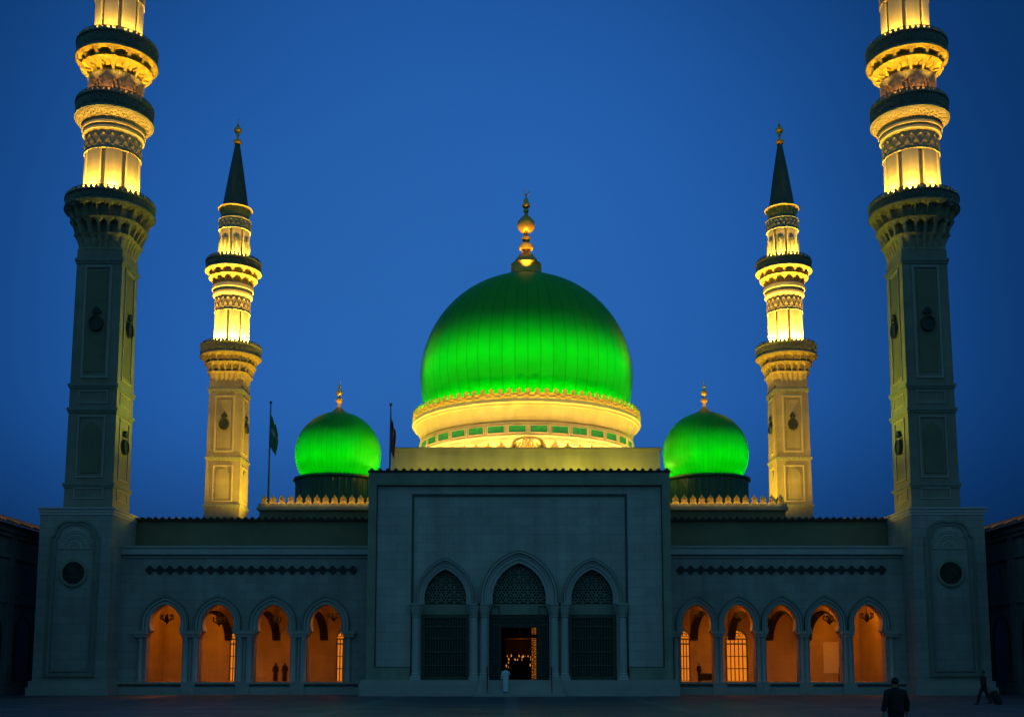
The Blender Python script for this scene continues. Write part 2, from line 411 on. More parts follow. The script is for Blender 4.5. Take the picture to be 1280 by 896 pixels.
def relief_band(bm, z0, z1, r, n=10, nv=14):
    """interlaced pointed arcs carved round a drum"""
    nu = n * 16
    def fn(t, v):
        u = (t * n / (2 * pi)) % 1.0 - .5
        a1 = 1 - (abs(u) * 2) ** 1.6; a2 = 1 - (abs(((u + 1.0) % 1.0) - .5) * 2) ** 1.6
        k = 0.0
        if abs(v - .08 - .72 * a1) < .055 or abs(v - .08 - .72 * a2) < .055: k = .06
        if v < .05: k = .04
        if v > .94: k = .10
        rr = r + k
        return (rr * cos(t), rr * sin(t), z0 + (z1 - z0) * v)
    surf(bm, fn, nu, nv)
def ribbed_drum(bm, z0, z1, r, n=8, ph=0.0):
    """plain drum with slim half-round shafts between flat faces"""
    nu = n * 24
    def fn(t, v):
        u = (t * n / (2 * pi) + ph) % 1.0
        d = min(u, 1 - u)
        k = 0.0
        if d < .085: k = -.26
        elif d < .11: k = .05
        rr = r + k
        return (rr * cos(t), rr * sin(t), z0 + (z1 - z0) * v)
    surf(bm, fn, nu, 2)
def floods(root, z, rw, energy, n=8, color=WARM, out=.46, up=3.2, cone=120, a0=None, fixtures=True, size=.06, lift=.95):
    a0 = pi / n if a0 is None else a0
    for i in range(n):
        a = a0 + 2 * pi * i / n
        p = ((rw + out) * cos(a), (rw + out) * sin(a), z + lift)
        lamp('uplight_beam', 'SPOT', p, energy, color, root, aim=((rw + .02) * cos(a), (rw + .02) * sin(a), z + up), size=size, cone=cone, blend=.7)
        if fixtures:
            b = NB()
            box(b, -.03, .03, .03, .09, 0, lift - .12); box(b, -.11, .11, -.06, .12, lift - .14, lift - .06)
            f = obj('floodlight', b, M['iron'], root, (((rw + out) * cos(a)), ((rw + out) * sin(a)), z + .002)); f.rotation_euler = (0, 0, a + pi / 2)
def shaft_face(panel, frame, dark, a, k, z, kindlow):
    """ornament of one shaft face; a(z) = half width at z, k = quarter turn"""
    R4 = Matrix.Rotation(k * pi / 2, 4, 'Z')
    def put(bm, fn):
        n0 = len(bm.verts); fn(bm); bm.verts.ensure_lookup_table()
        bmesh.ops.transform(bm, matrix=R4, verts=bm.verts[n0:])
    for z0, z1, kind in z:
        w = min(a(z0), a(z1)); y = -a((z0 + z1) / 2)
        yb = -a(z0) - .0
        if kind == 'plain':
            put(frame, lambda m: frame_box(m, -w * .62, w * .62, z0, z1, .10, yb - .05, yb + .25))
        if kind == 'tall':
            put(frame, lambda m: frame_box(m, -w * .60, w * .60, z0, z1, .17, yb - .07, yb + .30))
            put(panel, lambda m: box(m, -w * .40, w * .40, yb - .03, yb + .30, z0 + .45, z1 - .45))
            zc = z0 + (z1 - z0) * .48; rr = w * .25
            medallion(dark, frame, put, zc, rr, yb - .03)
        if kind == 'low':
            if kindlow(k) == 'arch':
                pts = [(-w * .38, z0 + .35), (w * .38, z0 + .35)] + [(x, zz) for x, zz in arch(0, z1 - (z1 - z0) * .30, w * .38, (z1 - z0) * .20, 7)][::-1]
                put(frame, lambda m: frame_box(m, -w * .58, w * .58, z0, z1, .12, yb - .07, yb + .30))
                put(panel, lambda m: prism(m, pts, yb - .06, yb + .30))
            else:
                put(frame, lambda m: frame_box(m, -w * .58, w * .58, z0, z1, .12, yb - .07, yb + .30))
                medallion(dark, frame, put, (z0 + z1) / 2 + .3, w * .24, yb - .03)
def medallion(dark, frame, put, zc, rr, y):
    def disc(m, r, y0, y1, n=20):
        prism(m, [(r * cos(2 * pi * i / n), zc + 1.12 * r * sin(2 * pi * i / n)) for i in range(n)], y0, y1)
    put(dark, lambda m: disc(m, rr, y - .16, y + .3))
    def ring(m):
        n = 20
        inn = [(rr * cos(2 * pi * i / n), zc + 1.12 * rr * sin(2 * pi * i / n)) for i in range(n + 1)]
        ou = [((rr + .10) * cos(2 * pi * i / n), zc + 1.12 * (rr + .10) * sin(2 * pi * i / n)) for i in range(n + 1)]
        band(m, inn, ou, y - .24, y + .3)
    put(dark, ring)
    def tref(m):
        for dx, dz, r in ((-.17, 0, .15), (.17, 0, .15), (0, .20, .16)):
            n = 10
            prism(m, [(dx + r * cos(2 * pi * i / n), zc + 1.12 * rr + .42 + dz + r * sin(2 * pi * i / n)) for i in range(n)], y - .20 + dz * .03, y + .3)
    put(dark, tref)
def finial(root, z, s, name='finial', crescent=True):
    b = NB()
    prof = [(.30, 0), (.34, .10), (.34, .25), (.20, .34), (.10, .50), (.09, .62), (.24, .72), (.24, .82), (.09, .92), (.08, 1.02), (.16, 1.08), (.16, 1.14), (.07, 1.22),
            (.14, 1.30), (.27, 1.42), (.32, 1.58), (.29, 1.74), (.17, 1.92), (.06, 2.06), (.05, 2.12), (.12, 2.18), (.12, 2.24), (.05, 2.32), (.15, 2.40), (.13, 2.48), (.05, 2.60), (.03, 3.0)]
    lathe(b, [(r * s, z + h * s) for r, h in prof], 20)
    if crescent:
        pts = []
        for i in range(15):
            a = radians(-60 + 300 * i / 14) - pi / 2 + radians(30)
            pts.append((.16 * s * cos(a), 0, z + 3.12 * s + .16 * s * sin(a)))
        pts = [(.15 * s * sin(radians(40 + 280 * i / 14) + pi), 0, z + 3.13 * s + .15 * s * -cos(radians(40 + 280 * i / 14) + pi)) for i in range(15)]
        tube(b, pts, [(.012 + .022 * sin(pi * i / 14)) * s for i in range(15)], 6)
    return obj(name, b, M['gold'], root)

def near_minaret():
    Y = 81.8
    z = lambda py: ZZ(py, Y); r = lambda n, py: RR(n, py, Y)
    root = thing('minaret', 'x', 'minaret', (-31.07, Y, 0), group='tall minarets flanking the courtyard front')
    zb = ZZ(634, 78)                                   # top of the pedestal
    a0, a1 = RR(30.6, 609, 80), RR(28.3, 330, 80)
    zt = z(322)
    a = lambda zz: a0 + (a1 - a0) * max(0, min(1, (zz - zb) / (zt - zb)))
    # pedestal block
    cx = 0.0
    hw, y0, y1 = 2.58, -3.8, 2.9
    b = NB(); box(b, cx - hw, cx + hw, y0, y1, 1.0, zb - .35); ped = obj('pedestal', b, M['ashlar'], root)
    b = NB(); box(b, cx - hw - .30, cx + hw + .30, y0 - .3, y1 + .15, 0, .55); box(b, cx - hw - .18, cx + hw + .18, y0 - .18, y1 + .1, .55, 1.0)
    obj('plinth', b, M['stone'], ped)
    b = NB(); box(b, cx - hw - .05, cx + hw + .05, y0 - .05, y1 + .05, zb - .55, zb - .35); box(b, cx - hw - .10, cx + hw + .10, y0 - .10, y1 + .1, zb - .35, zb - .12)
    box(b, cx - hw - .18, cx + hw + .18, y0 - .18, y1 + .15, zb - .12, zb)
    obj('cornice', b, M['trim'], ped)
    # framed arched panel
    zf0, zf1, zap = ZZ(843, 78), ZZ(671, 78), ZZ(652, 78)
    wo, wi = 1.78, 1.40
    def outline(w, d):
        return [(cx - w, zf0 + d), (cx - w, zf1 - d * .3)] + arch(cx, zf1 + .15 - d * .4, w * .86, zap - zf1 - .15 - d * .3, 9) + [(cx + w, zf1 - d * .3), (cx + w, zf0 + d)]
    b = NB()
    band(b, outline(wo - .16, .16), outline(wo, 0), y0 - .10, y0 + .3); box(b, cx - wo, cx + wo, y0 - .10, y0 + .2, zf0 - .16, zf0)
    band(b, outline(wi - .1, .42), outline(wi + .04, .30), y0 - .06, y0 + .3); box(b, cx - wi - .04, cx + wi + .04, y0 - .06, y0 + .2, zf0 + .2, zf0 + .30)
    obj('panel_frame', b, M['frame'], ped)
    b = NB()                                            # carved tympanum
    random.seed(3)
    ts0 = ZZ(686, 78)
    base = arch(cx, ts0, 1.15, ZZ(658, 78) - ts0, 10)
    prism(b, base, y0 - .05, y0 + .2)
    for ring_r, cnt in ((.22, 6), (.55, 10), (.85, 14)):
        for i in range(cnt):
            t = pi * (i + .5) / cnt
            px, pz = cx + ring_r * 1.2 * cos(t), ts0 + .18 + ring_r * 1.25 * sin(t)
            if pz < ZZ(660, 78) and abs(px - cx) < 1.05:
                tube(b, [(px + .11 * cos(k * pi / 4), y0 - .07, pz + .11 * sin(k * pi / 4)) for k in range(8)], .035, 5, closed=True)
    obj('carved_tympanum', b, M['stone'], ped)
    zc = ZZ(716, 78); cxo = cx + .0
    b = NB(); n = 32
    for r0, r1, yy in ((.80, .97, -.12), (.97, 1.04, -.06)):
        band(b, [(cxo + r0 * cos(2 * pi * i / n), zc + r0 * sin(2 * pi * i / n)) for i in range(n + 1)], [(cxo + r1 * cos(2 * pi * i / n), zc + r1 * sin(2 * pi * i / n)) for i in range(n + 1)], y0 + yy, y0 + .3)
    rw = obj('round_window', b, M['olive'], ped)
    b = NB(); prism(b, [(cxo + .81 * cos(2 * pi * i / n), zc + .81 * sin(2 * pi * i / n)) for i in range(n)], y0 - .04, y0 + .2)
    obj('pane', b, M['darkglass'], rw)
    b = NB()
    for q in range(8):
        t = 2 * pi * q / 8; tube(b, [(cxo, y0 - .07, zc), (cxo + .8 * cos(t), y0 - .07, zc + .8 * sin(t))], .03, 5)
        tube(b, [(cxo + .5 * cos(t) + .26 * cos(2 * pi * k / 10), y0 - .07, zc + .5 * sin(t) + .26 * sin(2 * pi * k / 10)) for k in range(10)], .028, 5, closed=True)
    obj('window_lattice', b, M['bronzelight'], rw)
    # square shaft
    b = NB()
    vs = []
    for zz in (zb, zt):
        w = a(zz); vs.append([b.verts.new((sx * w, sy * w, zz)) for sx, sy in ((-1, -1), (1, -1), (1, 1), (-1, 1))])
    for i in range(4):
        j = (i + 1) % 4; b.faces.new((vs[0][i], vs[0][j], vs[1][j], vs[1][i]))
    b.faces.new(vs[1]); b.faces.new(vs[0][::-1])
    sh = obj('shaft', b, M['shaft'], root, smooth=0)
    for py, hh in ((609, .16), (517, .16), (487.5, .16), (334, .18)):
        b = NB(); zz = z(py); w = a(zz) + .13; box(b, -w, w, -w, w, zz - hh, zz + hh * .2); w -= .06; box(b, -w, w, -w, w, zz - hh * 2, zz - hh)
        obj('moulding', b, M['frame'], sh, smooth=0)
    b = NB(); w = a(zb) + .16; box(b, -w, w, -w, w, zb, zb + .3); obj('moulding', b, M['frame'], sh, smooth=0)
    p, f = NB(), NB()
    zl = [(z(628), z(614), 'plain'), (z(602), z(526), 'low'), (z(511), z(495), 'plain'), (z(480), z(342), 'tall')]
    for k in range(4):
        d = NB(); shaft_face(p, f, d, a, k, zl, lambda k: 'arch' if k % 2 == 0 else 'disc'); obj('medallion', d, M['bronze'], sh)
    obj('panel', p, M['shaftpanel'], sh); obj('panel_frame', f, M['frame2'], sh)
    # corbelled first balcony
    z0, z1, z2, z3 = zt, z(304), z(287), z(270)
    R1 = r(53.2, 262); b = NB()
    s0 = lambda t: min(sq(t), 1.30) * a1 * 1.02
    s1 = lambda t: min(sq(t), 1.22) * a1 * 1.24
    s2 = lambda t: .55 * min(sq(t), 1.15) * a1 * 1.5 + .45 * R1 * .84
    s3 = lambda t: R1 * .985
    tier(b, z0, z1, s0, s1, 24, .12, w=.33, per=6, top=.86, point=.5)
    obj('corbel', b, M['corbel'], root, smooth=20)
    b = NB(); tier(b, z1, z2, lambda t: s1(t) * .99, s2, 20, .50, w=.34, per=8, top=.84, point=.4, nv=12); obj('corbel', b, M['corbel'], root, smooth=20)
    b = NB(); tier(b, z2, z3, lambda t: s2(t) * .99, s3, 20, .42, w=.38, per=8, top=.82, point=.08, nv=10); obj('corbel', b, M['corbel'], root, smooth=20)
    parapet(root, 'parapet', z3 + .01, z(257), R1)
    b = NB(); lathe(b, [(R1 - .3, z3 + .012), (R1 - .3, z3 + .10)], 32); obj('balcony_floor', b, M['stone'], root)
    # first drum
    rd = r(33.2, 225); zf = z3 + .10
    b = NB(); ribbed_drum(b, zf, z(200), rd); obj('drum', b, M['drumstone'], root, smooth=50)
    b = NB(); relief_band(b, z(200), z(177), rd + .02); obj('carved_band', b, M['relief'], root, smooth=25)
    # flared cornice and second balcony
    R2 = r(46.2, 146); zz0, zz1 = z(177), z(155); H = zz1 - zz0
    b = NB()
    lathe(b, [(rd + .05, zz0), (rd + .22, zz0 + .04 * H), (rd + .24, zz0 + .16 * H), (rd + .08, zz0 + .20 * H), (rd + .10, zz0 + .27 * H), (rd + .30, zz0 + .31 * H), (rd + .33, zz0 + .42 * H), (rd + .12, zz0 + .46 * H),
              (rd + .22, zz0 + .58 * H), (R2 - .36, zz0 + .74 * H), (R2 - .08, zz0 + .9 * H), (R2 - .02, zz1)], 64)
    fl = obj('flared_cornice', b, M['drumstone'], root, smooth=30)
    b = NB()
    def fn(t, v):
        rr = rd + .24 + (R2 - .14 - rd - .22) * v ** .9
        k = .05 if sin(t * 40) * sin(v * 12 + 2 * sin(t * 20)) > .05 else -.02
        rr += k; return (rr * cos(t), rr * sin(t), zz0 + H * (.585 + .30 * v))
    surf(b, fn, 240, 8); obj('carved_band', b, M['relief'], fl, smooth=25)
    parapet(root, 'parapet', zz1 + .01, z(136), R2)
    b = NB(); lathe(b, [(R2 - .3, zz1 + .012), (R2 - .3, zz1 + .1)], 32); obj('balcony_floor', b, M['stone'], root)
    # carved drum under the third balcony
    ro = r(31.5, 115); zo0, zo1 = zz1 + .1, z(104)
    b = NB()
    def fo(t, v):
        u = (t * 8 / (2 * pi)) % 1.0 - .5
        rr = ro; ap = .86 - (abs(u) * 2) ** 1.5 * .45
        if abs(u) > .40: rr += .10
        elif v > ap: rr += .05 + (.05 if sin(t * 60) * sin(v * 40) > 0 else 0)
        elif abs(v - ap) < .05: rr += .1
        else: rr += (.05 if (sin(t * 48 + v * 14) > .3) and v > .45 else -.05)
        return (rr * cos(t), rr * sin(t), zo0 + (zo1 - zo0) * v)
    surf(b, fo, 8 * 24, 18); obj('carved_drum', b, M['relief'], root, smooth=20)
    # muqarnas flare, third balcony
    R3 = r(48.2, 75); zq = z(81.6)
    b = NB(); n = 14
    zmid = zo1 + (zq - zo1) * .55
    tier(b, zo1, zmid, lambda t: ro * 1.02, lambda t: ro + (R3 - ro) * .62, n, .50, w=.36, per=10, top=.92, point=.6, nv=12)
    obj('muqarnas', b, M['gilt'], root, smooth=20)
    b = NB(); tier(b, zmid, zq, lambda t: ro + (R3 - ro) * .58, lambda t: R3 * .985, n, .55, w=.36, per=10, top=.9, point=.3, nv=12)
    obj('muqarnas', b, M['gilt'], root, smooth=20)
    parapet(root, 'parapet', zq + .01, z(62.6), R3)
    b = NB(); lathe(b, [(R3 - .3, zq + .012), (R3 - .3, zq + .1)], 32); obj('balcony_floor', b, M['stone'], root)
    ru = r(28.6, 35)
    b = NB(); ribbed_drum(b, zq + .1, z(8), ru, ph=.5); obj('drum', b, M['drumstone'], root, smooth=50)
    zt2 = z(-12)
    b = NB(); relief_band(b, z(8), zt2, ru + .02); obj('carved_band', b, M['relief'], root, smooth=25)
    b = NB(); lathe(b, [(ru + .05, zt2), (ru + .35, zt2 + .3), (ru + .35, zt2 + .55), (ru + .12, zt2 + .65), (ru + .5, zt2 + 1.2), (ru + .95, zt2 + 1.7), (ru + .95, zt2 + 2.1), (ru * .9, zt2 + 2.2)], 48); obj('flared_cornice', b, M['gilt'], root)
    b = NB(); lathe(b, [(ru * .9, zt2 + 2.2), (ru * .9, zt2 + 3.6), (ru * 1.05, zt2 + 3.7), (ru * .95, zt2 + 4.1), (.16, zt2 + 12.5)], 40); obj('spire', b, M['lead'], root)
    finial(root, zt2 + 12.4, .8)
    # lamps on the balconies
    floods(root, zf, rd, 1500)
    floods(root, zq + .1, ru, 1350, a0=0)
    floods(root, zz1 + .1, ro, 280, n=8, color=AMBER, out=.40, up=1.2, cone=80, a0=0, fixtures=False, lift=.7)
    floods(root, zz1 + .1, ro, 330, n=8, color=(1.0, .60, .05), out=.95, up=12.0, cone=85, fixtures=False, lift=1.85)
    return root

def far_minaret():
    Y = 116.0; YF = 114.2
    z = lambda py: ZZ(py, Y); r = lambda n, py: RR(n, py, Y)
    root = thing('minaret', 'x', 'minaret', (XX(278.2, 600, YF), Y, 0), group='slender spired minarets behind the wings')
    a0, a1 = RR(22.0, 634, YF), RR(20.4, 490, YF); zt = z(481); zb = ZZ(634, YF)
    a = lambda zz: a0 + (a1 - a0) * max(0, min(1, (zz - zb) / (zt - zb)))
    b = NB(); vs = []
    for zz in (0, zb, zt):
        w = a(zz); vs.append([b.verts.new((sx * w, sy * w, zz)) for sx, sy in ((-1, -1), (1, -1), (1, 1), (-1, 1))])
    for q in range(2):
        for i in range(4):
            j = (i + 1) % 4; b.faces.new((vs[q][i], vs[q][j], vs[q + 1][j], vs[q + 1][i]))
    b.faces.new(vs[2]); b.faces.new(vs[0][::-1])
    sh = obj('shaft', b, M['shaft'], root, smooth=0)
    for py, hh in ((634, .14), (575.5, .14), (491, .20)):
        b = NB(); zz = z(py); w = a(zz) + .13; box(b, -w, w, -w, w, zz - hh, zz + hh * .3); w -= .06; box(b, -w, w, -w, w, zz - hh * 2, zz - hh)
        obj('moulding', b, M['lattice'], sh, smooth=0)
    p, f = NB(), NB()
    for k in range(4):
        d = NB(); shaft_face(p, f, d, a, k, [(z(630), z(585), 'low'), (z(569), z(499), 'tall')], lambda k: 'arch'); obj('medallion', d, M['bronze'], sh)
    obj('panel', p, M['shaft'], sh); obj('panel_frame', f, M['frame2'], sh)
    R1 = r(37.1, 442); z0, z1, z2, z3 = zt, z(470), z(459), z(449)
    s0 = lambda t: min(sq(t), 1.30) * a1 * 1.02
    s1 = lambda t: min(sq(t), 1.22) * a1 * 1.20
    s2 = lambda t: .55 * min(sq(t), 1.15) * a1 * 1.42 + .45 * R1 * .84
    s3 = lambda t: R1 * .985
    b = NB(); tier(b, z0, z1, s0, s1, 24, .10, w=.33, per=6, top=.86, point=.5); obj('corbel', b, M['corbel'], root, smooth=20)
    b = NB(); tier(b, z1, z2, lambda t: s1(t) * .99, s2, 20, .46, w=.34, per=8, top=.84, point=.4, nv=12); obj('corbel', b, M['corbel'], root, smooth=20)
    b = NB(); tier(b, z2, z3, lambda t: s2(t) * .99, s3, 20, .40, w=.38, per=8, top=.82, point=.08, nv=10); obj('corbel', b, M['corbel'], root, smooth=20)
    parapet(root, 'parapet', z3 + .01, z(436), R1)
    b = NB(); lathe(b, [(R1 - .3, z3 + .012), (R1 - .3, z3 + .10)], 32); obj('balcony_floor', b, M['stone'], root)
    rd = r(21.2, 415); zf = z3 + .1
    b = NB(); ribbed_drum(b, zf, z(393), rd); obj('drum', b, M['drumstone'], root, smooth=50)
    b = NB(); relief_band(b, z(393), z(374), rd + .02); obj('carved_band', b, M['relief'], root, smooth=25)
    za, zc = z(374), z(359); H = zc - za
    b = NB(); lathe(b, [(rd + .05, za), (rd + .25, za + .1 * H), (rd + .28, za + .28 * H), (rd + .08, za + .36 * H), (rd + .10, za + .5 * H), (rd + .36, za + .6 * H), (rd + .38, za + .85 * H), (rd + .2, za + H)], 48)
    obj('flared_cornice', b, M['drumstone'], root)
    R2 = r(33.7, 336); ze = z(342); zm = (zc + ze) / 2
    b = NB(); tier(b, zc, zm, lambda t: rd + .22, lambda t: rd + (R2 - rd) * .62, 14, .36, w=.36, per=10, top=.92, point=.6, nv=12); obj('muqarnas', b, M['gilt'], root, smooth=20)
    b = NB(); tier(b, zm, ze, lambda t: rd + (R2 - rd) * .58, lambda t: R2 * .985, 14, .42, w=.36, per=10, top=.9, point=.3, nv=12); obj('muqarnas', b, M['gilt'], root, smooth=20)
    parapet(root, 'parapet', ze + .01, z(330), R2)
    b = NB(); lathe(b, [(R2 - .3, ze + .012), (R2 - .3, ze + .10)], 32); obj('balcony_floor', b, M['stone'], root)
    ru = r(18.2, 310)
    b = NB(); ribbed_drum(b, ze + .1, z(291), ru); dr = obj('drum', b, M['drumstone'], root, smooth=50)
    b = NB()
    for k in range(8):                                   # arched openings between the shafts
        t = pi / 8 + k * pi / 4; R4 = Matrix.Rotation(t + pi / 2, 4, 'Z'); n0 = len(b.verts)
        zq0, zq1 = z(322), z(300)
        for hw in (.34, .24, .12):
            A = [(-hw, zq0)] + arch(0, zq0 + (zq1 - zq0) * .55, hw, (zq1 - zq0) * .40 * (.5 + hw), 6) + [(hw, zq0)]
            tube(b, [(x, -ru - .03, q) for x, q in A], .05, 5)
        b.verts.ensure_lookup_table(); bmesh.ops.transform(b, matrix=R4, verts=b.verts[n0:])
    obj('arched_opening', b, M['lattice'], dr)
    b = NB(); relief_band(b, z(291), z(278), ru + .1); obj('carved_band', b, M['lattice'], root, smooth=25)
    b = NB(); lathe(b, [(ru * .9, z(278)), (ru * .86, z(274)), (ru * .9, z(272))], 40); obj('neck', b, M['relief'], root)
    b = NB()
    zg0, zg1 = z(273), z(263)
    tier(b, zg0, zg1, lambda t: ru * .92, lambda t: r(20.6, 268), 18, .14, w=.34, per=8, top=.85, point=.4, nv=10); obj('gilded_ring', b, M['gilt'], root, smooth=20)
    b = NB(); lathe(b, [(r(17.0, 263), zg1), (r(16.0, 262), zg1 + .2), (r(9.6, 220), z(220)), (r(3.0, 180), z(181)), (r(2.4, 180), z(180))], 40); obj('spire', b, M['lead'], root)
    zz = z(181)
    b = NB(); s = (z(148.7) - zz) / 3.0
    lathe(b, [(r * s, zz + h * s) for r, h in ((.18, 0), (.40, .12), (.48, .30), (.40, .46), (.14, .55), (.10, .9), (.16, 1.0), (.10, 1.1), (.24, 1.3), (.42, 1.55), (.40, 1.8), (.2, 2.02), (.09, 2.15), (.16, 2.25), (.06, 2.4), (.03, 3.0))], 18)
    obj('finial', b, M['gold'], root)
    floods(root, zf, rd, 6500, size=.07, fixtures=False, lift=1.0, out=.6)
    floods(root, ze + .1, ru, 2200, n=8, fixtures=False, up=2.6, lift=.95)
    for k in range(6):
        t = k * pi / 3 + .3
        lamp('spire_light', 'SPOT', (2.2 * cos(t), 2.2 * sin(t), ze + .9), 420, WARM, root, aim=(1.0 * cos(t), 1.0 * sin(t), zg0 + .4), cone=30, blend=.6)
    lamp('finial_light', 'SPOT', (.0, -1.6, zg1 + .3), 700, WARM, root, aim=(0, 0, zz + 1.5), cone=14, blend=.4)
    return root

m1 = near_minaret(); m2 = copy_tree(m1)
m2.location.x = 31.07
m1['label'] = 'tall dim minaret with three balconies, standing nearest on the left of the courtyard'
m2['label'] = 'tall dim minaret with three balconies, standing nearest on the right of the courtyard'
m3 = far_minaret(); m4 = copy_tree(m3); m4.location.x = XX(993.0, 600, 114.2)
m3['label'] = 'slender amber lit minaret with green spire behind the left arcade, beside the green flag'
m4['label'] = 'slender amber lit minaret with green spire behind the right arcade wing of five arches'
# amber floodlights that wash the lower shafts of the rear minarets and the inner faces of the front ones
for s, x in ((-1, m3.location.x), (1, m4.location.x)):
    lamp('shaft_floodlight', 'SPOT', (x + 1.5 * -s, 93.0, 14.0), 21000, (1.0, .52, .035), aim=(x, 114.2, 27.0), cone=46, blend=.8, size=.3)
    lamp('shaft_floodlight', 'SPOT', (x - s * 9.0, 112.0, 14.0), 27000, (1.0, .58, .02), aim=(x, 116, 29.0), cone=70, blend=.8, size=.3)
    lamp('shaft_floodlight', 'SPOT', (s * 24.5, 83.6, 13.6), 330, (1.0, .66, .04), aim=(s * 30, 81.5, 16.5), cone=110, blend=.9, size=.3)
    lamp('shaft_floodlight', 'SPOT', (s * 17.5, 84.5, 14.2), 7500, (.76, .80, .05), aim=(s * 30, 81.5, 26.0), cone=60, blend=.9, size=.4)

# ------------------------------------------------------------------ entrance portal
YP = 76.0
zp = lambda py: ZZ(py, YP)
xp = lambda px, py=760: XX(px, py, YP)
por = thing('entrance_portal', 'large pale square entrance block with three arches in the centre of the mosque front', 'gatehouse', ((xp(458) + xp(840)) / 2, YP, 0))
XL, XR = xp(458.5), xp(840)
zpl = zp(849.5); zt = zp(590)
b = NB()
box(b, XL, XL + .55, YP, YP + .9, zpl, zt - .9); box(b, XR - .55, XR, YP, YP + .9, zpl, zt - .9); box(b, XL, XR, YP, YP + .9, zt - .9, zt)
box(b, XL + .55, xp(513), YP + .02, YP + .9, zpl, zp(834)); box(b, xp(786), XR - .55, YP + .02, YP + .9, zpl, zp(834))
obj('border', b, M['olive'], por, world=True, smooth=0)
b = NB()
gx0, gx1, gz = xp(513), xp(786), zp(616.5)
box(b, XL + .55, gx0, YP + .25, YP + 1.2, zp(834), zt - .9); box(b, gx1, XR - .55, YP + .25, YP + 1.2, zp(834), zt - .9); box(b, gx0, gx1, YP + .25, YP + 1.2, gz, zt - .9)
# body behind
box(b, XL + .05, XL + 1.0, YP + 1.2, 82, 0, zt - .1); box(b, XR - 1.0, XR - .05, YP + 1.2, 82, 0, zt - .1)
box(b, XL + 1.0, XR - 1.0, YP + 1.7, 82, zt - 1.2, zt - .1)
obj('wall', b, M['portal'], por, world=True, smooth=0)
b = NB()
w = .16
box(b, gx0, gx0 + w, YP + .34, YP + 1.2, zpl, gz); box(b, gx1 - w, gx1, YP + .34, YP + 1.2, zpl, gz); box(b, gx0 + w, gx1 - w, YP + .34, YP + 1.2, gz - w, gz)
# thin dark line inside the border
box(b, XL + .55, XL + .62, YP + .18, YP + .6, zp(834), zt - .97); box(b, XR - .62, XR - .55, YP + .18, YP + .6, zp(834), zt - .97); box(b, XL + .55, XR - .55, YP + .18, YP + .6, zt - .97, zt - .90)
box(b, XL + .62, gx0, YP + .18, YP + .6, zp(834), zp(834) + .07); box(b, gx1, XR - .62, YP + .18, YP + .6, zp(834), zp(834) + .07)
obj('groove', b, M['groove'], por, world=True, smooth=0)
# inner field with three openings
YFD = YP + .40
zs = zp(753.8); zcap0 = zp(768)
arches = [dict(c=xp(556), ow=RR(35.8, 753, YP), oh=zp(697) - zs, iw=RR(26.3, 740, YP), ih=zp(710.5) - zs, dw=RR(30.5, 800, YP)),
          dict(c=xp(649), ow=RR(47.7, 753, YP), oh=zp(687.5) - zs, iw=RR(33.6, 740, YP), ih=zp(702.5) - zs, dw=RR(38.0, 800, YP)),
          dict(c=xp(741), ow=RR(36.4, 753, YP), oh=zp(697) - zs, iw=RR(26.3, 740, YP), ih=zp(710.5) - zs, dw=RR(30.5, 800, YP))]
cuts = [gx0 + w, (arches[0]['c'] + arches[0]['dw'] + arches[1]['c'] - arches[1]['dw']) / 2, (arches[1]['c'] + arches[1]['dw'] + arches[2]['c'] - arches[2]['dw']) / 2, gx1 - w]
b = NB(); bays = []
for i, A in enumerate(arches):
    c = A['c']
    head = [(c - A['dw'], zpl), (c - A['dw'], zcap0), (c - A['dw'] * .62 - A['iw'] * .38 + .02, zcap0 + (zs - zcap0) * .6), (c - A['iw'] * .985, zs)]
    st = .35
    hd = arch(c, zs + st, A['iw'], A['ih'] - st, 10)
    A['hd'] = [(c - A['iw'] * .985, zs)] + hd + [(c + A['iw'] * .985, zs)]
    out = head + hd + [(2 * c - x, z) for x, z in head[::-1]]
    bays.append((cuts[i], cuts[i + 1], out))
arch_wall(b, bays, zpl, gz - w, YFD, YFD + 1.1)
obj('portal_wall', b, M['portal'], por, world=True, smooth=0)
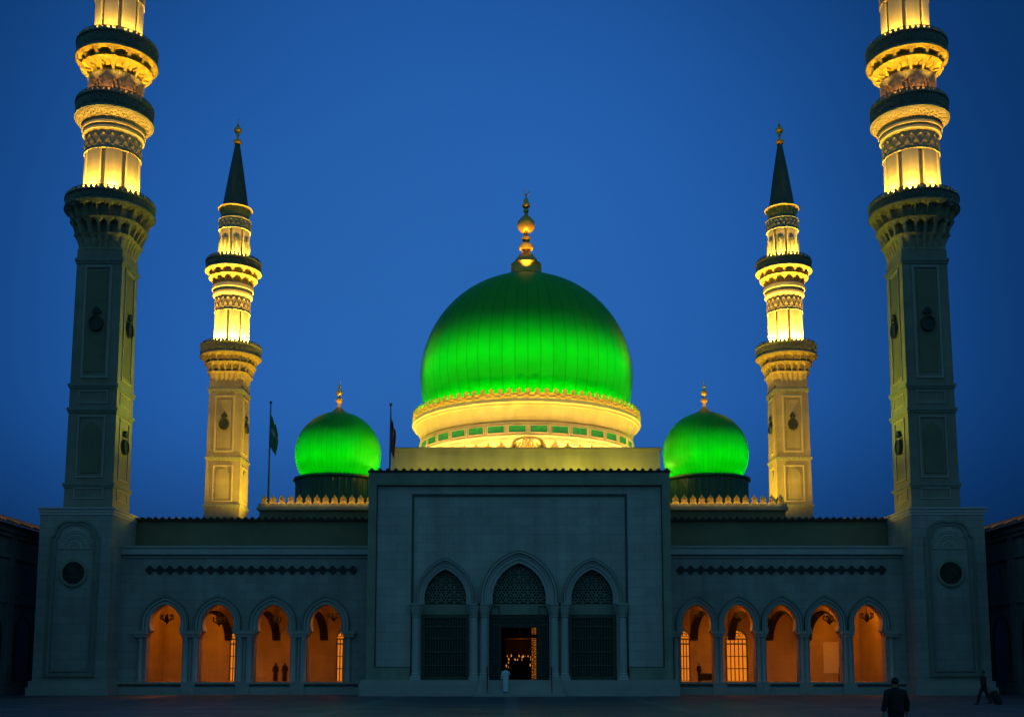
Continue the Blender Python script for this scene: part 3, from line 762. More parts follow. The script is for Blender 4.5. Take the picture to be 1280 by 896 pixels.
for i, A in enumerate(arches):
    c = A['c']; b = NB()
    st = .45
    def curve(k):                                       # k = 0 at the intrados, 1 at the extrados
        hw = A['iw'] + (A['ow'] - A['iw']) * k; h = (A['ih'] - .35) + (A['oh'] - st - A['ih'] + .35) * k; s = .35 + (st - .35) * k
        return [(c - hw, zs)] + arch(c, zs + s, hw, h, 12) + [(c + hw, zs)]
    for k0, k1, y in ((.0, .30, YFD - .06), (.30, .58, YFD - .16), (.58, .80, YFD - .24), (.80, 1.0, YFD - .34)):
        band(b, curve(k0), curve(k1), y, YFD + .05)
    av = obj('arch_moulding', b, M['trim'], por, world=True)
    b = NB(); band(b, curve(.77), curve(.815), YFD - .37, YFD); band(b, curve(.98), curve(1.03), YFD - .37, YFD); obj('groove_line', b, M['groove'], av, world=True)
    # carved lattice tympanum
    yt = YFD + .45
    b = NB(); pts = curve(0); prism(b, [(c + (x - c) * 1.03, z + .0) for x, z in pts], yt + .10, yt + .25)
    ty = obj('tympanum', b, M['bronze'], por, world=True)
    b = NB()
    def inside(x, z):
        dx = abs(x - c)
        if z < zs + .06 or dx > A['iw'] * .97: return False
        for (xa, za), (xb, zb) in zip(A['hd'][:-1], A['hd'][1:]):
            if xa <= c - dx <= xb and xb > xa: return z < za + (zb - za) * (c - dx - xa) / (xb - xa) - .04
        return z < zs + .35
    sp = .56
    def seg(path):
        cur = []
        for q in path + [None]:
            if q is not None and inside(*q): cur.append(q)
            else:
                if len(cur) > 1: tube(b, [(x, yt + .04, z) for x, z in cur], .034, 5)
                cur = []
    for row in range(-1, 9):
        for col in range(-6, 7):
            x0 = c + (col + (.5 if row % 2 else 0)) * sp * 1.1; z0 = zs + .45 + row * sp * .95
            seg([(x0 + .30 * cos(2 * pi * k / 24), z0 + .30 * sin(2 * pi * k / 24)) for k in range(25)])
            for k in range(6):
                a = pi / 6 + k * pi / 3
                seg([(x0 + .12 * cos(a) + (.26 * q) * cos(a), z0 + .12 * sin(a) + (.26 * q) * sin(a)) for q in (0, .25, .5, .75, 1)])
            seg([(x0 + .12 * cos(2 * pi * k / 6), z0 + .12 * sin(2 * pi * k / 6)) for k in range(7)])
    obj('lattice', b, M['olive'], ty, world=True)
    b = NB(); box(b, c - A['dw'], c + A['dw'], yt - .02, yt + .3, zcap0 + .05, zs - .003); obj('lintel', b, M['olive'], por, world=True)
    # screens / door frame
    zd = zp(767.5)
    if i != 1:
        b = NB(); x0, x1 = c - A['dw'], c + A['dw']
        frame_box(b, x0, x1, zpl + .002, zd, .22, yt - .05, yt + .25)
        fr = obj('screen_frame', b, M['bronzelight'], por, world=True)
        b = NB(); box(b, x0 + .22, x1 - .22, yt + .10, yt + .2, zpl + .2, zd - .2)
        scn = obj('screen', b, M['bronze'], por, world=True)
        b = NB(); n = 15
        for k in range(n + 1):
            xx = x0 + .24 + (x1 - x0 - .48) * k / n; box(b, xx - .025, xx + .025, yt + .03, yt + .11, zpl + .2, zd - .2)
        for py in (782, 797, 814, 831): zz = zp(py); box(b, x0 + .22, x1 - .22, yt - .01, yt + .08, zz - .045, zz + .045)
        obj('grille', b, M['bronzelight'], scn, world=True)
    else:
        b = NB(); x0, x1 = c - A['dw'], c + A['dw']; dx0, dx1, dz = xp(626.7), xp(671.5), zp(783.5)
        box(b, x0, dx0, yt - .05, yt + .35, zpl + .002, zd); box(b, dx1, x1, yt - .05, yt + .35, zpl + .002, zd); box(b, dx0, dx1, yt - .05, yt + .35, dz, zd)
        df = obj('door_frame', b, M['bronze'], por, world=True)
        b = NB()
        for q0, q1 in ((x0 + .12, dx0 - .12), (dx1 + .12, x1 - .12)):
            for k in range(4):
                za_ = zpl + .3 + k * 1.25; frame_box(b, q0, q1, za_, za_ + 1.05, .05, yt - .09, yt)
        frame_box(b, x0 + .1, x1 - .1, dz + .15, zd - .12, .05, yt - .09, yt)
        obj('door_panelling', b, M['bronzelight'], df, world=True)
# columns
zc0, zc1 = zp(850), zs
def column(px):
    x = xp(px, 800); r = RR(4.9, 800, YP); b = NB(); y = YFD - .30
    cs = zp(769)
    lathe(b, [(r * .98, zc0 + .5), (r, zc0 + .8), (r * .9, cs - .12)], 20, x, y)
    cl = obj('column', b, M['trim'], por, world=True)
    b = NB(); box(b, x - r * 1.35, x + r * 1.35, y - r * 1.35, y + r * 1.35, zc0, zc0 + .22)
    lathe(b, [(r * 1.3, zc0 + .22), (r * 1.32, zc0 + .30), (r * 1.1, zc0 + .36), (r * 1.2, zc0 + .44), (r * 1.0, zc0 + .5)], 20, x, y); obj('column_base', b, M['trim'], cl, world=True)
    b = NB()
    lathe(b, [(r * .92, cs - .12), (r * 1.1, cs - .08), (r * 1.1, cs), (r * .95, cs + .02)], 20, x, y)
    H = zs - cs
    def cap(t, v):
        s = min(sq(t), 1.3); k = .03 if sin(t * 12) * sin(v * 14) > 0 else 0
        rr = r * (1 - v) * 1.0 + v * r * 1.35 * s + k
        return (x + rr * cos(t), y + rr * sin(t), cs + .02 + (H - .14) * v)
    surf(b, cap, 48, 8)
    box(b, x - r * 1.55, x + r * 1.55, y - r * 1.55, y + r * 1.6, zs - .12, zs - .004)
    obj('capital', b, M['stone'], cl, world=True)
for px in (519.5, 592.5, 605, 693.5, 706, 778.8): column(px)
# plinth and steps
b = NB()
sx0, sx1 = xp(597), xp(702)
for q0, q1, q2, q3 in ((xp(449.5, 860), sx0, xp(451, 860), sx0), (sx1, xp(848.5, 860), sx1, xp(847, 860))):
    b = NB(); box(b, q0, q1, YP - .55, YP + 1.0, 0, zpl - .25); box(b, q2, q3, YP - .42, YP + 1.0, zpl - .25, zpl); obj('plinth', b, M['stone'], por, world=True, smooth=0)
b = NB()
n = 5; rise = zpl / n
for k in range(n): box(b, sx0 + .002 - .16 * max(0, 1 - k), sx1 - .002 + .16 * max(0, 1 - k), YP - .58 - .30 * (n - 2 - k) , YP + 2.2, rise * k, rise * (k + 1))
obj('steps', b, M['stone'], por, world=True, smooth=0)
# tiled coping
def tile_row(bm, x0, x1, y, z, r, depth, step):
    n = max(2, int(round((x1 - x0) / step))); st = (x1 - x0) / n
    for k in range(n):
        xc = x0 + (k + .5) * st; m = 8
        prism(bm, [(xc + r * cos(pi * q / m), z + r * sin(pi * q / m)) for q in range(m + 1)], y, y + depth)
b = NB(); box(b, XL - .05, XR + .05, YP - .08, YP + 1.4, zt, zt + .12)
tile_row(b, XL - .05, XR + .05, YP - .14, zt + .12, .14, 1.4, .56); obj('coping', b, M['tile'], por, world=True)

# handrails on the steps
for s, px in ((0, 609.5), (1, 689)):
    x = xp(px, 850); b = NB()
    p0 = Vector((x, YP - 1.35, 0)); p1 = Vector((x, YP - .1, zpl))
    for p in (p0, (p0 + p1) / 2 + Vector((0, 0, -.02)), p1): tube(b, [p + Vector((0, 0, .0)), p + Vector((0, 0, .92))], .025, 6)
    for h in (.92, .5): tube(b, [p0 + Vector((0, -.1, h)), p0 + Vector((0, 0, h)), p1 + Vector((0, 0, h)), p1 + Vector((0, .15, h))], .028, 6)
    h = obj('handrail', b, M['iron']); tag(h, ('thin dark handrail on the entrance steps, the one beside the person in white', 'thin dark handrail on the entrance steps, the one farther from the person in white')[s], 'handrail', 'handrails on the entrance steps')

# ------------------------------------------------------------------ prayer hall with the great dome
YD, PXD = 95.0, 658.0
XD = XX(PXD, 475, YD)
hall = thing('prayer_hall', 'buff prayer hall crowned by the largest bright green dome with gold finial', 'domed hall', (XD, YD, 0))
zr = ZZ(559, 82); hx0, hx1 = XX(489.5, 570, 82), XX(825, 570, 82)
b = NB()
dx0, dx1 = xp(585, 800), xp(715, 800)
box(b, hx0, dx0, 82.01, 82.7, 0, zr - .2); box(b, dx1, hx1, 82.01, 82.7, 0, zr - .2); box(b, dx0, dx1, 82.01, 82.7, 7, zr - .2)
box(b, hx0, hx0 + .6, 82.7, 110, 0, zr - .2); box(b, hx1 - .6, hx1, 82.7, 110, 0, zr - .2); box(b, hx0 + .6, hx1 - .6, 109.4, 110, 0, zr - .2)
box(b, hx0 + .6, hx1 - .6, 82.7, 109.4, zr - 1.0, zr - .35)
obj('wall', b, M['attic'], hall, world=True, smooth=0)
b = NB(); box(b, hx0 - .12, hx1 + .12, 81.9, 110.1, zr - .2, zr - .06); box(b, hx0 - .06, hx1 + .06, 81.95, 110.05, zr - .06, zr); obj('roof_slab', b, M['attic'], hall, world=True, smooth=0)
b = NB(); box(b, hx0 + .6, hx1 - .6, 77.7, 109.4, zpl - .1, zpl - .003); obj('floor', b, M['hallfloor'], hall, world=True)
yf = YD - RR(132, 530, YD)
rdm = RR(132, 475, YD); zdc = ZZ(475, YD)
rdr = rdm * .995
yfr = YD - rdr
zA, zB, zC = ZZ(544.5, yfr), ZZ(527, yfr), ZZ(524.5, yfr)   # panel band bottom / top, cove start
rco = RR(141.5, 510, YD); yfc = YD - rco
zD, zE, zF = ZZ(505.5, yfc), ZZ(497, yfc), ZZ(484.5, yfc)
b = NB(); lathe(b, [(rdr - .10, zr), (rdr - .10, zA - .02)], 96); drum = obj('drum', b, M['drumstone'], hall)
b = NB(); lathe(b, [(rdr - .05, zA - .06), (rdr + .06, zA), (rdr + .06, zA + .12), (rdr, zA + .16), (rdr, zB - .16), (rdr + .06, zB - .12), (rdr + .06, zB), (rdr - .05, zB + .06)], 96)
pb = obj('panel_band', b, M['drumstone'], hall)
n = 34; b = NB(); b2 = NB()
hb = zB - zA
for k in range(n):
    t = 2 * pi * (k + .5) / n - pi / 2; half = 2 * pi / n * .5 * rdr
    R4 = Matrix.Rotation(t + pi / 2, 4, 'Z'); n0 = len(b.verts); n1 = len(b2.verts)
    # a slightly bent panel: two plates
    box(b, -half * .78, half * .78, -rdr - .05, -rdr + .12, zA + hb * .26, zA + hb * .74)
    frame_box(b2, -half * .86, half * .86, zA + hb * .20, zA + hb * .80, .07, -rdr - .09, -rdr + .12)
    box(b2, -half - .07, -half + .07, -rdr - .07, -rdr + .12, zA + hb * .14, zA + hb * .86)
    b.verts.ensure_lookup_table(); b2.verts.ensure_lookup_table()
    bmesh.ops.transform(b, matrix=R4, verts=b.verts[n0:]); bmesh.ops.transform(b2, matrix=R4, verts=b2.verts[n1:])
obj('green_panel', b, M['greenpanel'], pb); obj('panel_frame', b2, M['drumstone'], pb)
b = NB()
prof = [(rdr - .2, zB + .06), (rdr - .02, zC)]
for k in range(1, 9):
    t = k / 8; prof.append((rdr + (rco - .28 - rdr) * (1 - cos(t * pi / 2)) , zC + (zD - zC) * sin(t * pi / 2) * 1.0 if False else zC + (zD - zC) * t))
prof += [(rco - .14, zD + .02), (rco - .10, zD + .18), (rco - .02, zD + .22), (rco + .04, (zD + zE) / 2), (rco - .02, zE - .06), (rco - .04, zE), (rco - 1.1, zE + .02)]
lathe(b, prof, 112); cor = obj('cornice', b, M['drumstone'], hall, smooth=25)
b = NB()
def crest(bm, n, r, z, h, w, c=(0, 0), depth=.16, a0=-pi / 2):
    """a ring of carved merlons"""
    for k in range(n):
        t = a0 + 2 * pi * k / n; R4 = Matrix.Translation((c[0], c[1], 0)) @ Matrix.Rotation(t + pi / 2, 4, 'Z'); n0 = len(bm.verts)
        pts = [(-w * .46, z), (w * .46, z), (w * .46, z + h * .22), (w * .30, z + h * .30), (w * .44, z + h * .50), (w * .36, z + h * .70), (w * .14, z + h * .80), (0, z + h), (-w * .14, z + h * .80), (-w * .36, z + h * .70), (-w * .44, z + h * .50), (-w * .30, z + h * .30), (-w * .46, z + h * .22)]
        prism(bm, [(x, q) for x, q in pts], -r, -r + depth)
        bm.verts.ensure_lookup_table(); bmesh.ops.transform(bm, matrix=R4, verts=bm.verts[n0:])
hE = zF - zE
def fl(t, v):
    k = .05 if sin(t * 72) * sin(v * 9.4) > 0 else -.01
    rr = rco - .02 + k; return (rr * cos(t), rr * sin(t), zE + hE * .55 * v)
rows = surf(b, fl, 432, 6, cap=False)
crest(b, 84, rco - .02, zE + hE * .5, hE * .62, .52)
obj('cresting', b, M['gilt'], cor, smooth=20)
# dome shell
b = NB()
prof = []
for k in range(41):
    ph = radians(-24) + (radians(90) - radians(-24)) * k / 40
    prof.append((rdm * cos(ph), rdm * sin(ph)))
lathe(b, prof, 112, cap=False)
dome = obj('dome', b, M['domegreen'], hall, (0, 0, zdc), smooth=60)
b = NB(); lathe(b, [(rdm * .99, -.9), (rdm * .93, -3.4)], 96); obj('dome_base', b, M['drumgreen'], dome, smooth=60)
b = NB(); zcap = rdm
lathe(b, [(2.75, zcap - .52), (2.78, zcap - .36), (1.3, zcap - .10), (1.2, zcap)], 48); obj('dome_cap', b, M['drumgreen'], dome)
s = RR(1, 300, YD)
b = NB(); zf0 = zcap - .2
def fz(py): return ZZ(py, YD) - zdc
lathe(b, [(r * s, fz(py)) for r, py in ((18.5, 346), (19.0, 338), (18.6, 333.5), (19.4, 332), (18.6, 331), (15.5, 330), (13.6, 327), (13.8, 325.5), (11.5, 323), (8.5, 319), (5.5, 317), (4.4, 313.5), (8.5, 312), (9.0, 309.5), (8.3, 306.5), (4.4, 305), (3.2, 302.5), (5.6, 300.5), (5.6, 297.5), (3.0, 295), (3.4, 291.5), (8.0, 289), (10.7, 285), (11.0, 281.5), (10.2, 277.5), (7, 273.5), (3.0, 270), (1.8, 267), (3.4, 265), (3.4, 262.5), (1.8, 260.8), (5.0, 258.8), (5.0, 256), (3.6, 254.5), (2.6, 250), (1.3, 247.5), (.7, 244))], 28)
fin = obj('finial', b, M['gold'], dome)
b = NB(); zr_ = fz(240.5); rr_ = 3.2 * s
tube(b, [(rr_ * sin(radians(35 + 290 * i / 16) ), 0, zr_ + rr_ * cos(radians(35 + 290 * i / 16))) for i in range(17)], [(.25 + .55 * sin(pi * i / 16)) * s for i in range(17)], 6)
tube(b, [(0, 0, fz(238.5)), (0, 0, fz(234))], [.5 * s, .15 * s], 6); obj('crescent', b, M['gold'], fin)
# gilded cresting round the foot of the drum with a taller centre piece
b = NB(); crest(b, 60, rdr + .95, zr, ZZ(551.5, yfr - .9) - zr, .92)
n0 = len(b.verts)
A_ = arch(0, zr + .2, 1.5, ZZ(546, yfr - .9) - zr - .2, 10)
band(b, [(x * .86, zr + .2 + (z - zr - .2) * .88) for x, z in A_], A_, -rdr - 1.16, -rdr - 1.0)
for q in range(9):
    for w_ in range(4):
        xq, zq_ = -1.12 + .28 * q, zr + .45 + .34 * w_
        if (xq / 1.2) ** 2 + ((zq_ - zr) / (ZZ(546, yfr - .9) - zr)) ** 2 < .86: tube(b, [(xq + .13 * cos(k * pi / 4), -rdr - 1.08, zq_ + .15 * sin(k * pi / 4)) for k in range(8)], .05, 5, closed=True)
obj('foot_cresting', b, M['gilt'], hall)
# lamps round the drum
for k in range(28):
    t = 2 * pi * (k + .5) / 28 - pi / 2
    lamp('drum_light', 'POINT', ((rdr + .55) * cos(t), (rdr + .55) * sin(t), zr + .35), 285, (1.0, .66, .13), hall, size=.12)
for k in range(30):
    t = 2 * pi * (k + .5) / 30 - pi / 2
    lamp('cornice_light', 'SPOT', ((rco + 3.1) * cos(t), (rco + 3.1) * sin(t), zr + .15), 430, (1.0, .58, .05), hall, aim=((rco - .1) * cos(t), (rco - .1) * sin(t), zE), size=.12, cone=66, blend=.7)
for k in range(15):
    t = -pi / 2 + (k - 7) * .2
    lamp('cresting_light', 'POINT', ((rdr + 1.9) * cos(t), (rdr + 1.9) * sin(t), zr + .25), 60, WARM, hall, size=.1)
# green projectors aimed at the dome
for k in range(36):
    t = 2 * pi * (k + .5) / 36 - pi / 2
    R = 17.5; p = (R * cos(t), R * sin(t), zdc - 6.0)
    if abs(sin(t)) < .30: continue
    lamp('dome_projector', 'SPOT', p, 7000, GREEN, hall, aim=((R - 10 * cos(radians(37.5))) * cos(t), (R - 10 * cos(radians(37.5))) * sin(t), zdc - 6.0 + 10 * sin(radians(37.5))), cone=18.5, blend=.9, size=.9)
for k in range(56):
    t = 2 * pi * (k + .5) / 56
    lamp('dome_foot_light', 'POINT', ((rco - .28) * cos(t), (rco - .28) * sin(t), zE + .16), 62, GREEN, hall, size=.15)
for k in range(36):
    t = 2 * pi * (k + .5) / 36 - pi / 2
    lamp('crest_light', 'SPOT', ((rco + 3.1) * cos(t), (rco + 3.1) * sin(t), zr + .2), 1150, (1.0, .60, .06), hall, aim=((rco) * cos(t), rco * sin(t), zE + .12), size=.1, cone=22, blend=.7)
for k in range(3):
    t = pi / 2 + 2 * pi * k / 3 + pi
    lamp('finial_light', 'SPOT', (2.4 * cos(t), 2.4 * sin(t), zdc + rdm - .2), 1500, (1, .55, .1), hall, aim=(0, 0, zdc + fz(292)), cone=52, blend=.8, size=.08)
# lamps on the portal roof washing the attic wall
for k in range(5):
    x = hx0 + 2.5 + (hx1 - hx0 - 5) * k / 4
    lamp('attic_light', 'POINT', (x, 80.2, zt + .25), (80, 95, 140, 200, 170)[k], (1.0, .92, .05), size=.3)

# ------------------------------------------------------------------ side pavilions with small domes
def pavilion(px):
    Y = 94.0; x = XX(px, 560, Y); yf = 88.0 - Y; hw = 5.3
    root = thing('domed_pavilion', 'x', 'domed pavilion', (x, Y, 0), group='small domed pavilions beside the great dome')
    z1 = ZZ(629.5, 88); z0 = ZZ(636, 88)
    b = NB(); box(b, -hw, hw, yf, 6, 10.55, z0 - .1); obj('wall', b, M['render_olive'], root, smooth=0)
    b = NB(); box(b, -hw - .2, hw + .2, yf - .2, 6.2, z0 - .1, z0 + .15); box(b, -hw - .1, hw + .1, yf - .1, 6.1, z0 + .15, z1); obj('cornice', b, M['olive'], root, smooth=0)
    b = NB(); hm = ZZ(617.5, 88) - z1
    def merlon(m, xc, y):
        w = .70
        pts = [(-.40, 0), (.40, 0), (.40, .16), (.26, .26), (.36, .46), (.26, .68), (.10, .82), (0, 1.0), (-.10, .82), (-.26, .68), (-.36, .46), (-.26, .26), (-.40, .16)]
        prism(m, [(xc + u * w, z1 + v * hm) for u, v in pts], y, y + .22)
        tube(m, [(xc + .14 * cos(2 * pi * q / 8), y - .03, z1 + hm * (.48 + .2 * sin(2 * pi * q / 8))) for q in range(8)], .04, 5, closed=True)
    n = 15
    for k in range(n): merlon(b, -hw + .35 + (2 * hw - .7) * k / (n - 1), yf + .05)
    cf = obj('cresting', b, M['gilt'], root)
    for sd in (-1, 1):
        cs_ = cf.copy(); C.objects.link(cs_); cs_.rotation_euler.z = sd * pi / 2; cs_.location = (sd * (hw + yf), 0, 0)
    rs = RR(53.3, 568, Y); zc = ZZ(568, Y); zd1 = ZZ(600, Y)
    b = NB()
    n = 40
    def fd(t, v):
        u = (t * n / (2 * pi)) % 1.0
        rr = rs * .955 + (.07 if u < .35 else 0); return (rr * cos(t), rr * sin(t), z1 + (zd1 - .25 - z1) * v)
    surf(b, fd, n * 8, 2); dr = obj('drum', b, M['drumgreen'], root, smooth=25)
    b = NB(); lathe(b, [(rs * .95, zd1 - .3), (rs * 1.03, zd1 - .18), (rs * 1.03, zd1 - .02), (rs * .90, zd1 + .05)], 64); obj('drum_ring', b, M['drumgreen'], dr)
    b = NB(); ph0 = math.asin(max(-1, (zd1 - zc) / rs)); prof = [(rs * cos(ph0 + (pi / 2 - ph0) * k / 32), rs * sin(ph0 + (pi / 2 - ph0) * k / 32) * (1.0 if k < 12 else 1.0)) for k in range(33)]
    lathe(b, prof, 80, cap=False); d = obj('dome', b, M['domegreen'], root, (0, 0, zc), smooth=60)
    b = NB(); lathe(b, [(1.0, rs - .22), (1.02, rs - .12), (.55, rs + .02), (.5, rs + .06)], 32); obj('dome_cap', b, M['lattice'], d)
    s = RR(1, 500, Y); f = lambda py: ZZ(py, Y) - zc - .15
    b = NB(); lathe(b, [(r * s, f(py)) for r, py in ((10, 517), (10, 514), (8, 512), (4, 508.5), (2.0, 506), (1.6, 502), (4.0, 500), (4.2, 498.5), (3.4, 496), (1.5, 494.5), (1.2, 493), (3.2, 491), (3.9, 489), (3.2, 486.5), (1.2, 484.5), (1.0, 483), (1.8, 482), (1.6, 480.5), (.8, 479), (.4, 474))], 20); obj('finial', b, M['gold'], d)
    for k in range(16):
        t = 2 * pi * (k + .5) / 16 - pi / 2
        if sin(t) > .7: continue
        # projectors on the pavilion roof edge and beyond it
        R = 7.4 ; p = (max(-5.6, min(5.6, R * cos(t))), max(-6.6, R * sin(t)), z1 + 1.25)
        lamp('dome_projector', 'SPOT', p, 1500, GREEN, root, aim=(rs * .92 * cos(t), rs * .92 * sin(t), zc + rs * .14), cone=38, blend=.7, size=.6)
    for k in range(24):
        t = 2 * pi * k / 24; lamp('dome_foot_light', 'POINT', (rs * .99 * cos(t), rs * .99 * sin(t), zd1 + .12), 13, GREEN, root, size=.08)
    for k in range(14):
        lamp('cresting_light', 'POINT', (-hw + .7 + (2 * hw - 1.4) * k / 13, yf - .28, z1 + .12), 3.2, WARM, root, size=.05)
    for k in range(2):
        lamp('finial_light', 'SPOT', ((-1) ** k * .9, -1.0, zc + rs - .2), 170, (1, .5, .08), root, aim=(0, 0, zc + f(494)), cone=46, blend=.5, size=.05)
    return root
pv1 = pavilion(423); pv1['label'] = 'small green domed pavilion with gold cresting beside the green flag'
pv2 = pavilion(881.5); pv2['label'] = 'small green domed pavilion with gold cresting above the five arched wing'

# ------------------------------------------------------------------ arcade wings
YW = 80.2; YB = 91.0
def wing(x0, x1, centres, label, powers, windows, panel=None):
    root = thing('arcade_wing', label, 'arcade wing', ((x0 + x1) / 2, YW, 0), group='arcade wings on either side of the portal')
    zw = lambda py: ZZ(py, YW)
    zfl, zi0, zi1, zap = zw(852), zw(796), zw(788), zw(755.5)
    dw, hw = RR(23.0, 820, YW) - .03, RR(19.4, 775, YW)
    cs = [XX(c, 800, YW) for c in centres]
    edges = [x0] + [(a + c) / 2 for a, c in zip(cs[:-1], cs[1:])] + [x1]
    if len(cs) == 5: dw *= .90; hw *= .93
    ztop = zw(697)
    bays = []
    zhc = zi1 + hw * .48
    for i, c in enumerate(cs):
        L = [(c - dw, zfl), (c - dw, zi0), (c - dw * .72 - hw * .24, zi0 + (zi1 - zi0) * .6), (c - hw * .90, zi1)]
        m = 14
        hp = []
        for k in range(1, m + 1):
            t = radians(180 + 26) - radians(116) * k / m
            x = hw * cos(t); z = hw * sin(t)
            z += max(0, sin(t) - .75) ** 1.2 * hw * .55
            hp.append((c + x, zhc + z))
        sc_ = (zap - zi1) / (hp[-1][1] - zi1)
        hp = [(x, zi1 + (z - zi1) * sc_) for x, z in hp]
        hp = [(x, max(z, zi1 + .01 * q)) for q, (x, z) in enumerate(hp)]
        hp[-1] = (c, hp[-1][1] + .04)
        L += hp
        bays.append((edges[i], edges[i + 1], L + [(2 * c - x, z) for x, z in L[-2::-1]]))
    b = NB(); arch_wall(b, bays, 0.0, ztop, YW, YW + .85); wl = obj('arcade_wall', b, M['ashlar'], root, world=True, smooth=0)
    ow, oh = RR(29.5, 780, YW), zw(744.5) - zi1
    if len(cs) == 5: ow *= .885
    for c in cs:
        b = NB()
        def curve(k):
            w_ = hw + .10 + (ow - hw - .10) * k; h_ = (zap - zi1 + .05) + (oh - (zap - zi1) - .05) * k; st = .55
            return [(c - w_, zi1 + .02)] + [(x, z + k * .13 * max(0, 1 - abs(x - c) / (w_ * .6)) ** 1.6) for x, z in arch(c, zi1 + st, w_, h_ - st - .10 * k, 16)] + [(c + w_, zi1 + .02)]
        band(b, curve(.0), curve(.45), YW - .05, YW + .05); band(b, curve(.45), curve(.85), YW - .12, YW + .05); band(b, curve(.85), curve(1.0), YW - .2, YW + .05)
        am = obj('arch_moulding', b, M['trim'], root, world=True)
        b = NB(); band(b, curve(.82), curve(.87), YW - .22, YW + .02); band(b, curve(.97), curve(1.03), YW - .22, YW + .02); band(b, curve(.40), curve(.46), YW - .14, YW + .02)
        obj('groove_line', b, M['groove'], am, world=True)
    # paired half columns with shared capitals
    pier = [(x0 if False else cs[0] - dw - .40, 1)] + [(e, 2) for e in edges[1:-1]] + [(cs[-1] + dw + .40, 1)]
    for xc, k in pier:
        pw = (cs[1] - cs[0]) / 2 - dw if k == 2 else .36
        b = NB(); r = min(.21, pw * .40)
        for s in ((-1, 1) if k == 2 else (0,)):
            xx = xc + s * (pw - r - .05)
            lathe(b, [(r * 1.25, zfl), (r * 1.25, zfl + .12), (r, zfl + .2), (r, zi0 - .2), (r * 1.15, zi0 - .12), (r * .95, zi0)], 14, xx, YW - .05)
        if k == 2: box(b, xc - .05, xc + .05, YW - .05, YW + .1, zfl, zi0)
        col = obj('pier_columns', b, M['trim'], root, world=True)
        b = NB(); box(b, xc - pw - .02, xc + pw + .02, YW - .30, YW + .1, zi0, zi0 + .22); box(b, xc - pw - .12, xc + pw + .12, YW - .36, YW + .1, zi0 + .22, zi1 - .004); obj('capital', b, M['stone'], col, world=True)
    b = NB(); box(b, x0, x1, YW - .30, YW - .003, 0, .55); box(b, x0, x1, YW - .34, YW - .003, zfl - .14, zfl - .004)
    for e in edges[1:-1]: box(b, e - .5, e + .5, YW - .40, YW - .30, .02, zfl - .15)
    obj('plinth', b, M['stone'], root, world=True, smooth=0)
    # quatrefoil frieze
    b = NB(); n = 21; fx0, fx1 = (cs[0] - 1.25, cs[-1] + 1.9) if len(cs) == 4 else (cs[0] - 1.1, cs[-1] + 1.1)
    zfz = zw(712)
    for k in range(n):
        xc = fx0 + (fx1 - fx0) * k / (n - 1); s = .36
        for ddx, ddz in ((-.14, 0), (.14, 0), (0, .14), (0, -.14)):
            prism(b, [(xc + ddx + .17 * cos(2 * pi * q / 10), zfz + ddz + .17 * sin(2 * pi * q / 10)) for q in range(10)], YW - .09 - abs(ddx) * .1, YW + .05)
        prism(b, [(xc - .33, zfz), (xc, zfz - .33), (xc + .33, zfz), (xc, zfz + .33)], YW - .06, YW + .05)
        if k < n - 1:
            xm = xc + (fx1 - fx0) / (n - 1) / 2; prism(b, [(xm - .12, zfz), (xm, zfz - .10), (xm + .12, zfz), (xm, zfz + .10)], YW - .055, YW + .05)
    obj('frieze', b, M['bronze'], root, world=True)
    # cornice, set-back upper wall, roof tiles
    b = NB(); z1 = zw(682.5)
    box(b, x0, x1, YW - .10, YW + 3.0, ztop, ztop + .14); box(b, x0, x1, YW - .28, YW + 3.0, ztop + .24, z1 - .12); box(b, x0, x1, YW - .38, YW + 3.0, z1 - .12, z1); obj('cornice', b, M['trim'], root, world=True, smooth=0)
    b = NB(); box(b, x0, x1, YW - .2, YW + 2.9, ztop + .14, ztop + .24); obj('groove', b, M['groove'], root, world=True, smooth=0)
    zu = ZZ(651, 83); b = NB(); box(b, x0, x1, 83.0, 83.6, z1 - .3, zu); obj('upper_wall', b, M['render_olive'], root, world=True, smooth=0)
    b = NB(); box(b, x0, x1, 82.75, 84.4, zu, zu + .14); tile_row(b, x0, x1, 82.65, zu + .14, .14, 1.8, .52); obj('roof_tiles', b, M['tile'], root, world=True)
    b = NB(); box(b, x0, x1, 83.6, YB + .5, z1 - .3, z1 - .1); obj('roof', b, M['render_olive'], root, world=True, smooth=0)
    # inside of the arcade
    zce = 8.3
    b = NB(); box(b, x0, x1, YW + .85, YB, zfl - .2, zfl - .004); obj('floor', b, M['hallfloor'], root, world=True)
    b = NB(); box(b, x0, x1, YB, YB + .5, zfl - .2, zce); box(b, x0, x1, YW + .86, YB + .5, zce, zce + .3); box(b, x0, x0 + .25, YW + .86, YB, zfl, zce); box(b, x1 - .25, x1, YW + .86, YB, zfl, zce)
    obj('inner_wall', b, M['hall'], root, world=True, smooth=0)
    for e in edges[1:-1]:
        b = NB(); ya, yb = YW + .9, YB - .02; cy = (ya + yb) / 2; hw2 = (yb - ya) / 2 - .02
        out = [(cy - hw2 * cos(pi * q / 24), 4.2 + 2.15 * sin(pi * q / 24)) for q in range(25)]
        arch_wall(b, [(ya, yb, out)], 4.2, zce - .01, -.26, .26)
        soffit_strip = NB(); band(soffit_strip, [(cy + (p - cy) * .97, 4.2 + (q - 4.2) * .92) for p, q in out], out, -.31, .31)  # black strip for the unlit arch soffit, its shade put into the colour
        for v in soffit_strip.verts: v.co = Vector((e + v.co.y, v.co.x, v.co.z))
        # the wall was laid out in XZ; turn it so that it crosses the arcade
        for v in b.verts: v.co = Vector((e + v.co.y, v.co.x, v.co.z))
        ca = obj('cross_arch', b, M['hall'], root, world=True, smooth=25); obj('shaded_soffit_strip', soffit_strip, M['iron'], ca, world=True, smooth=25)
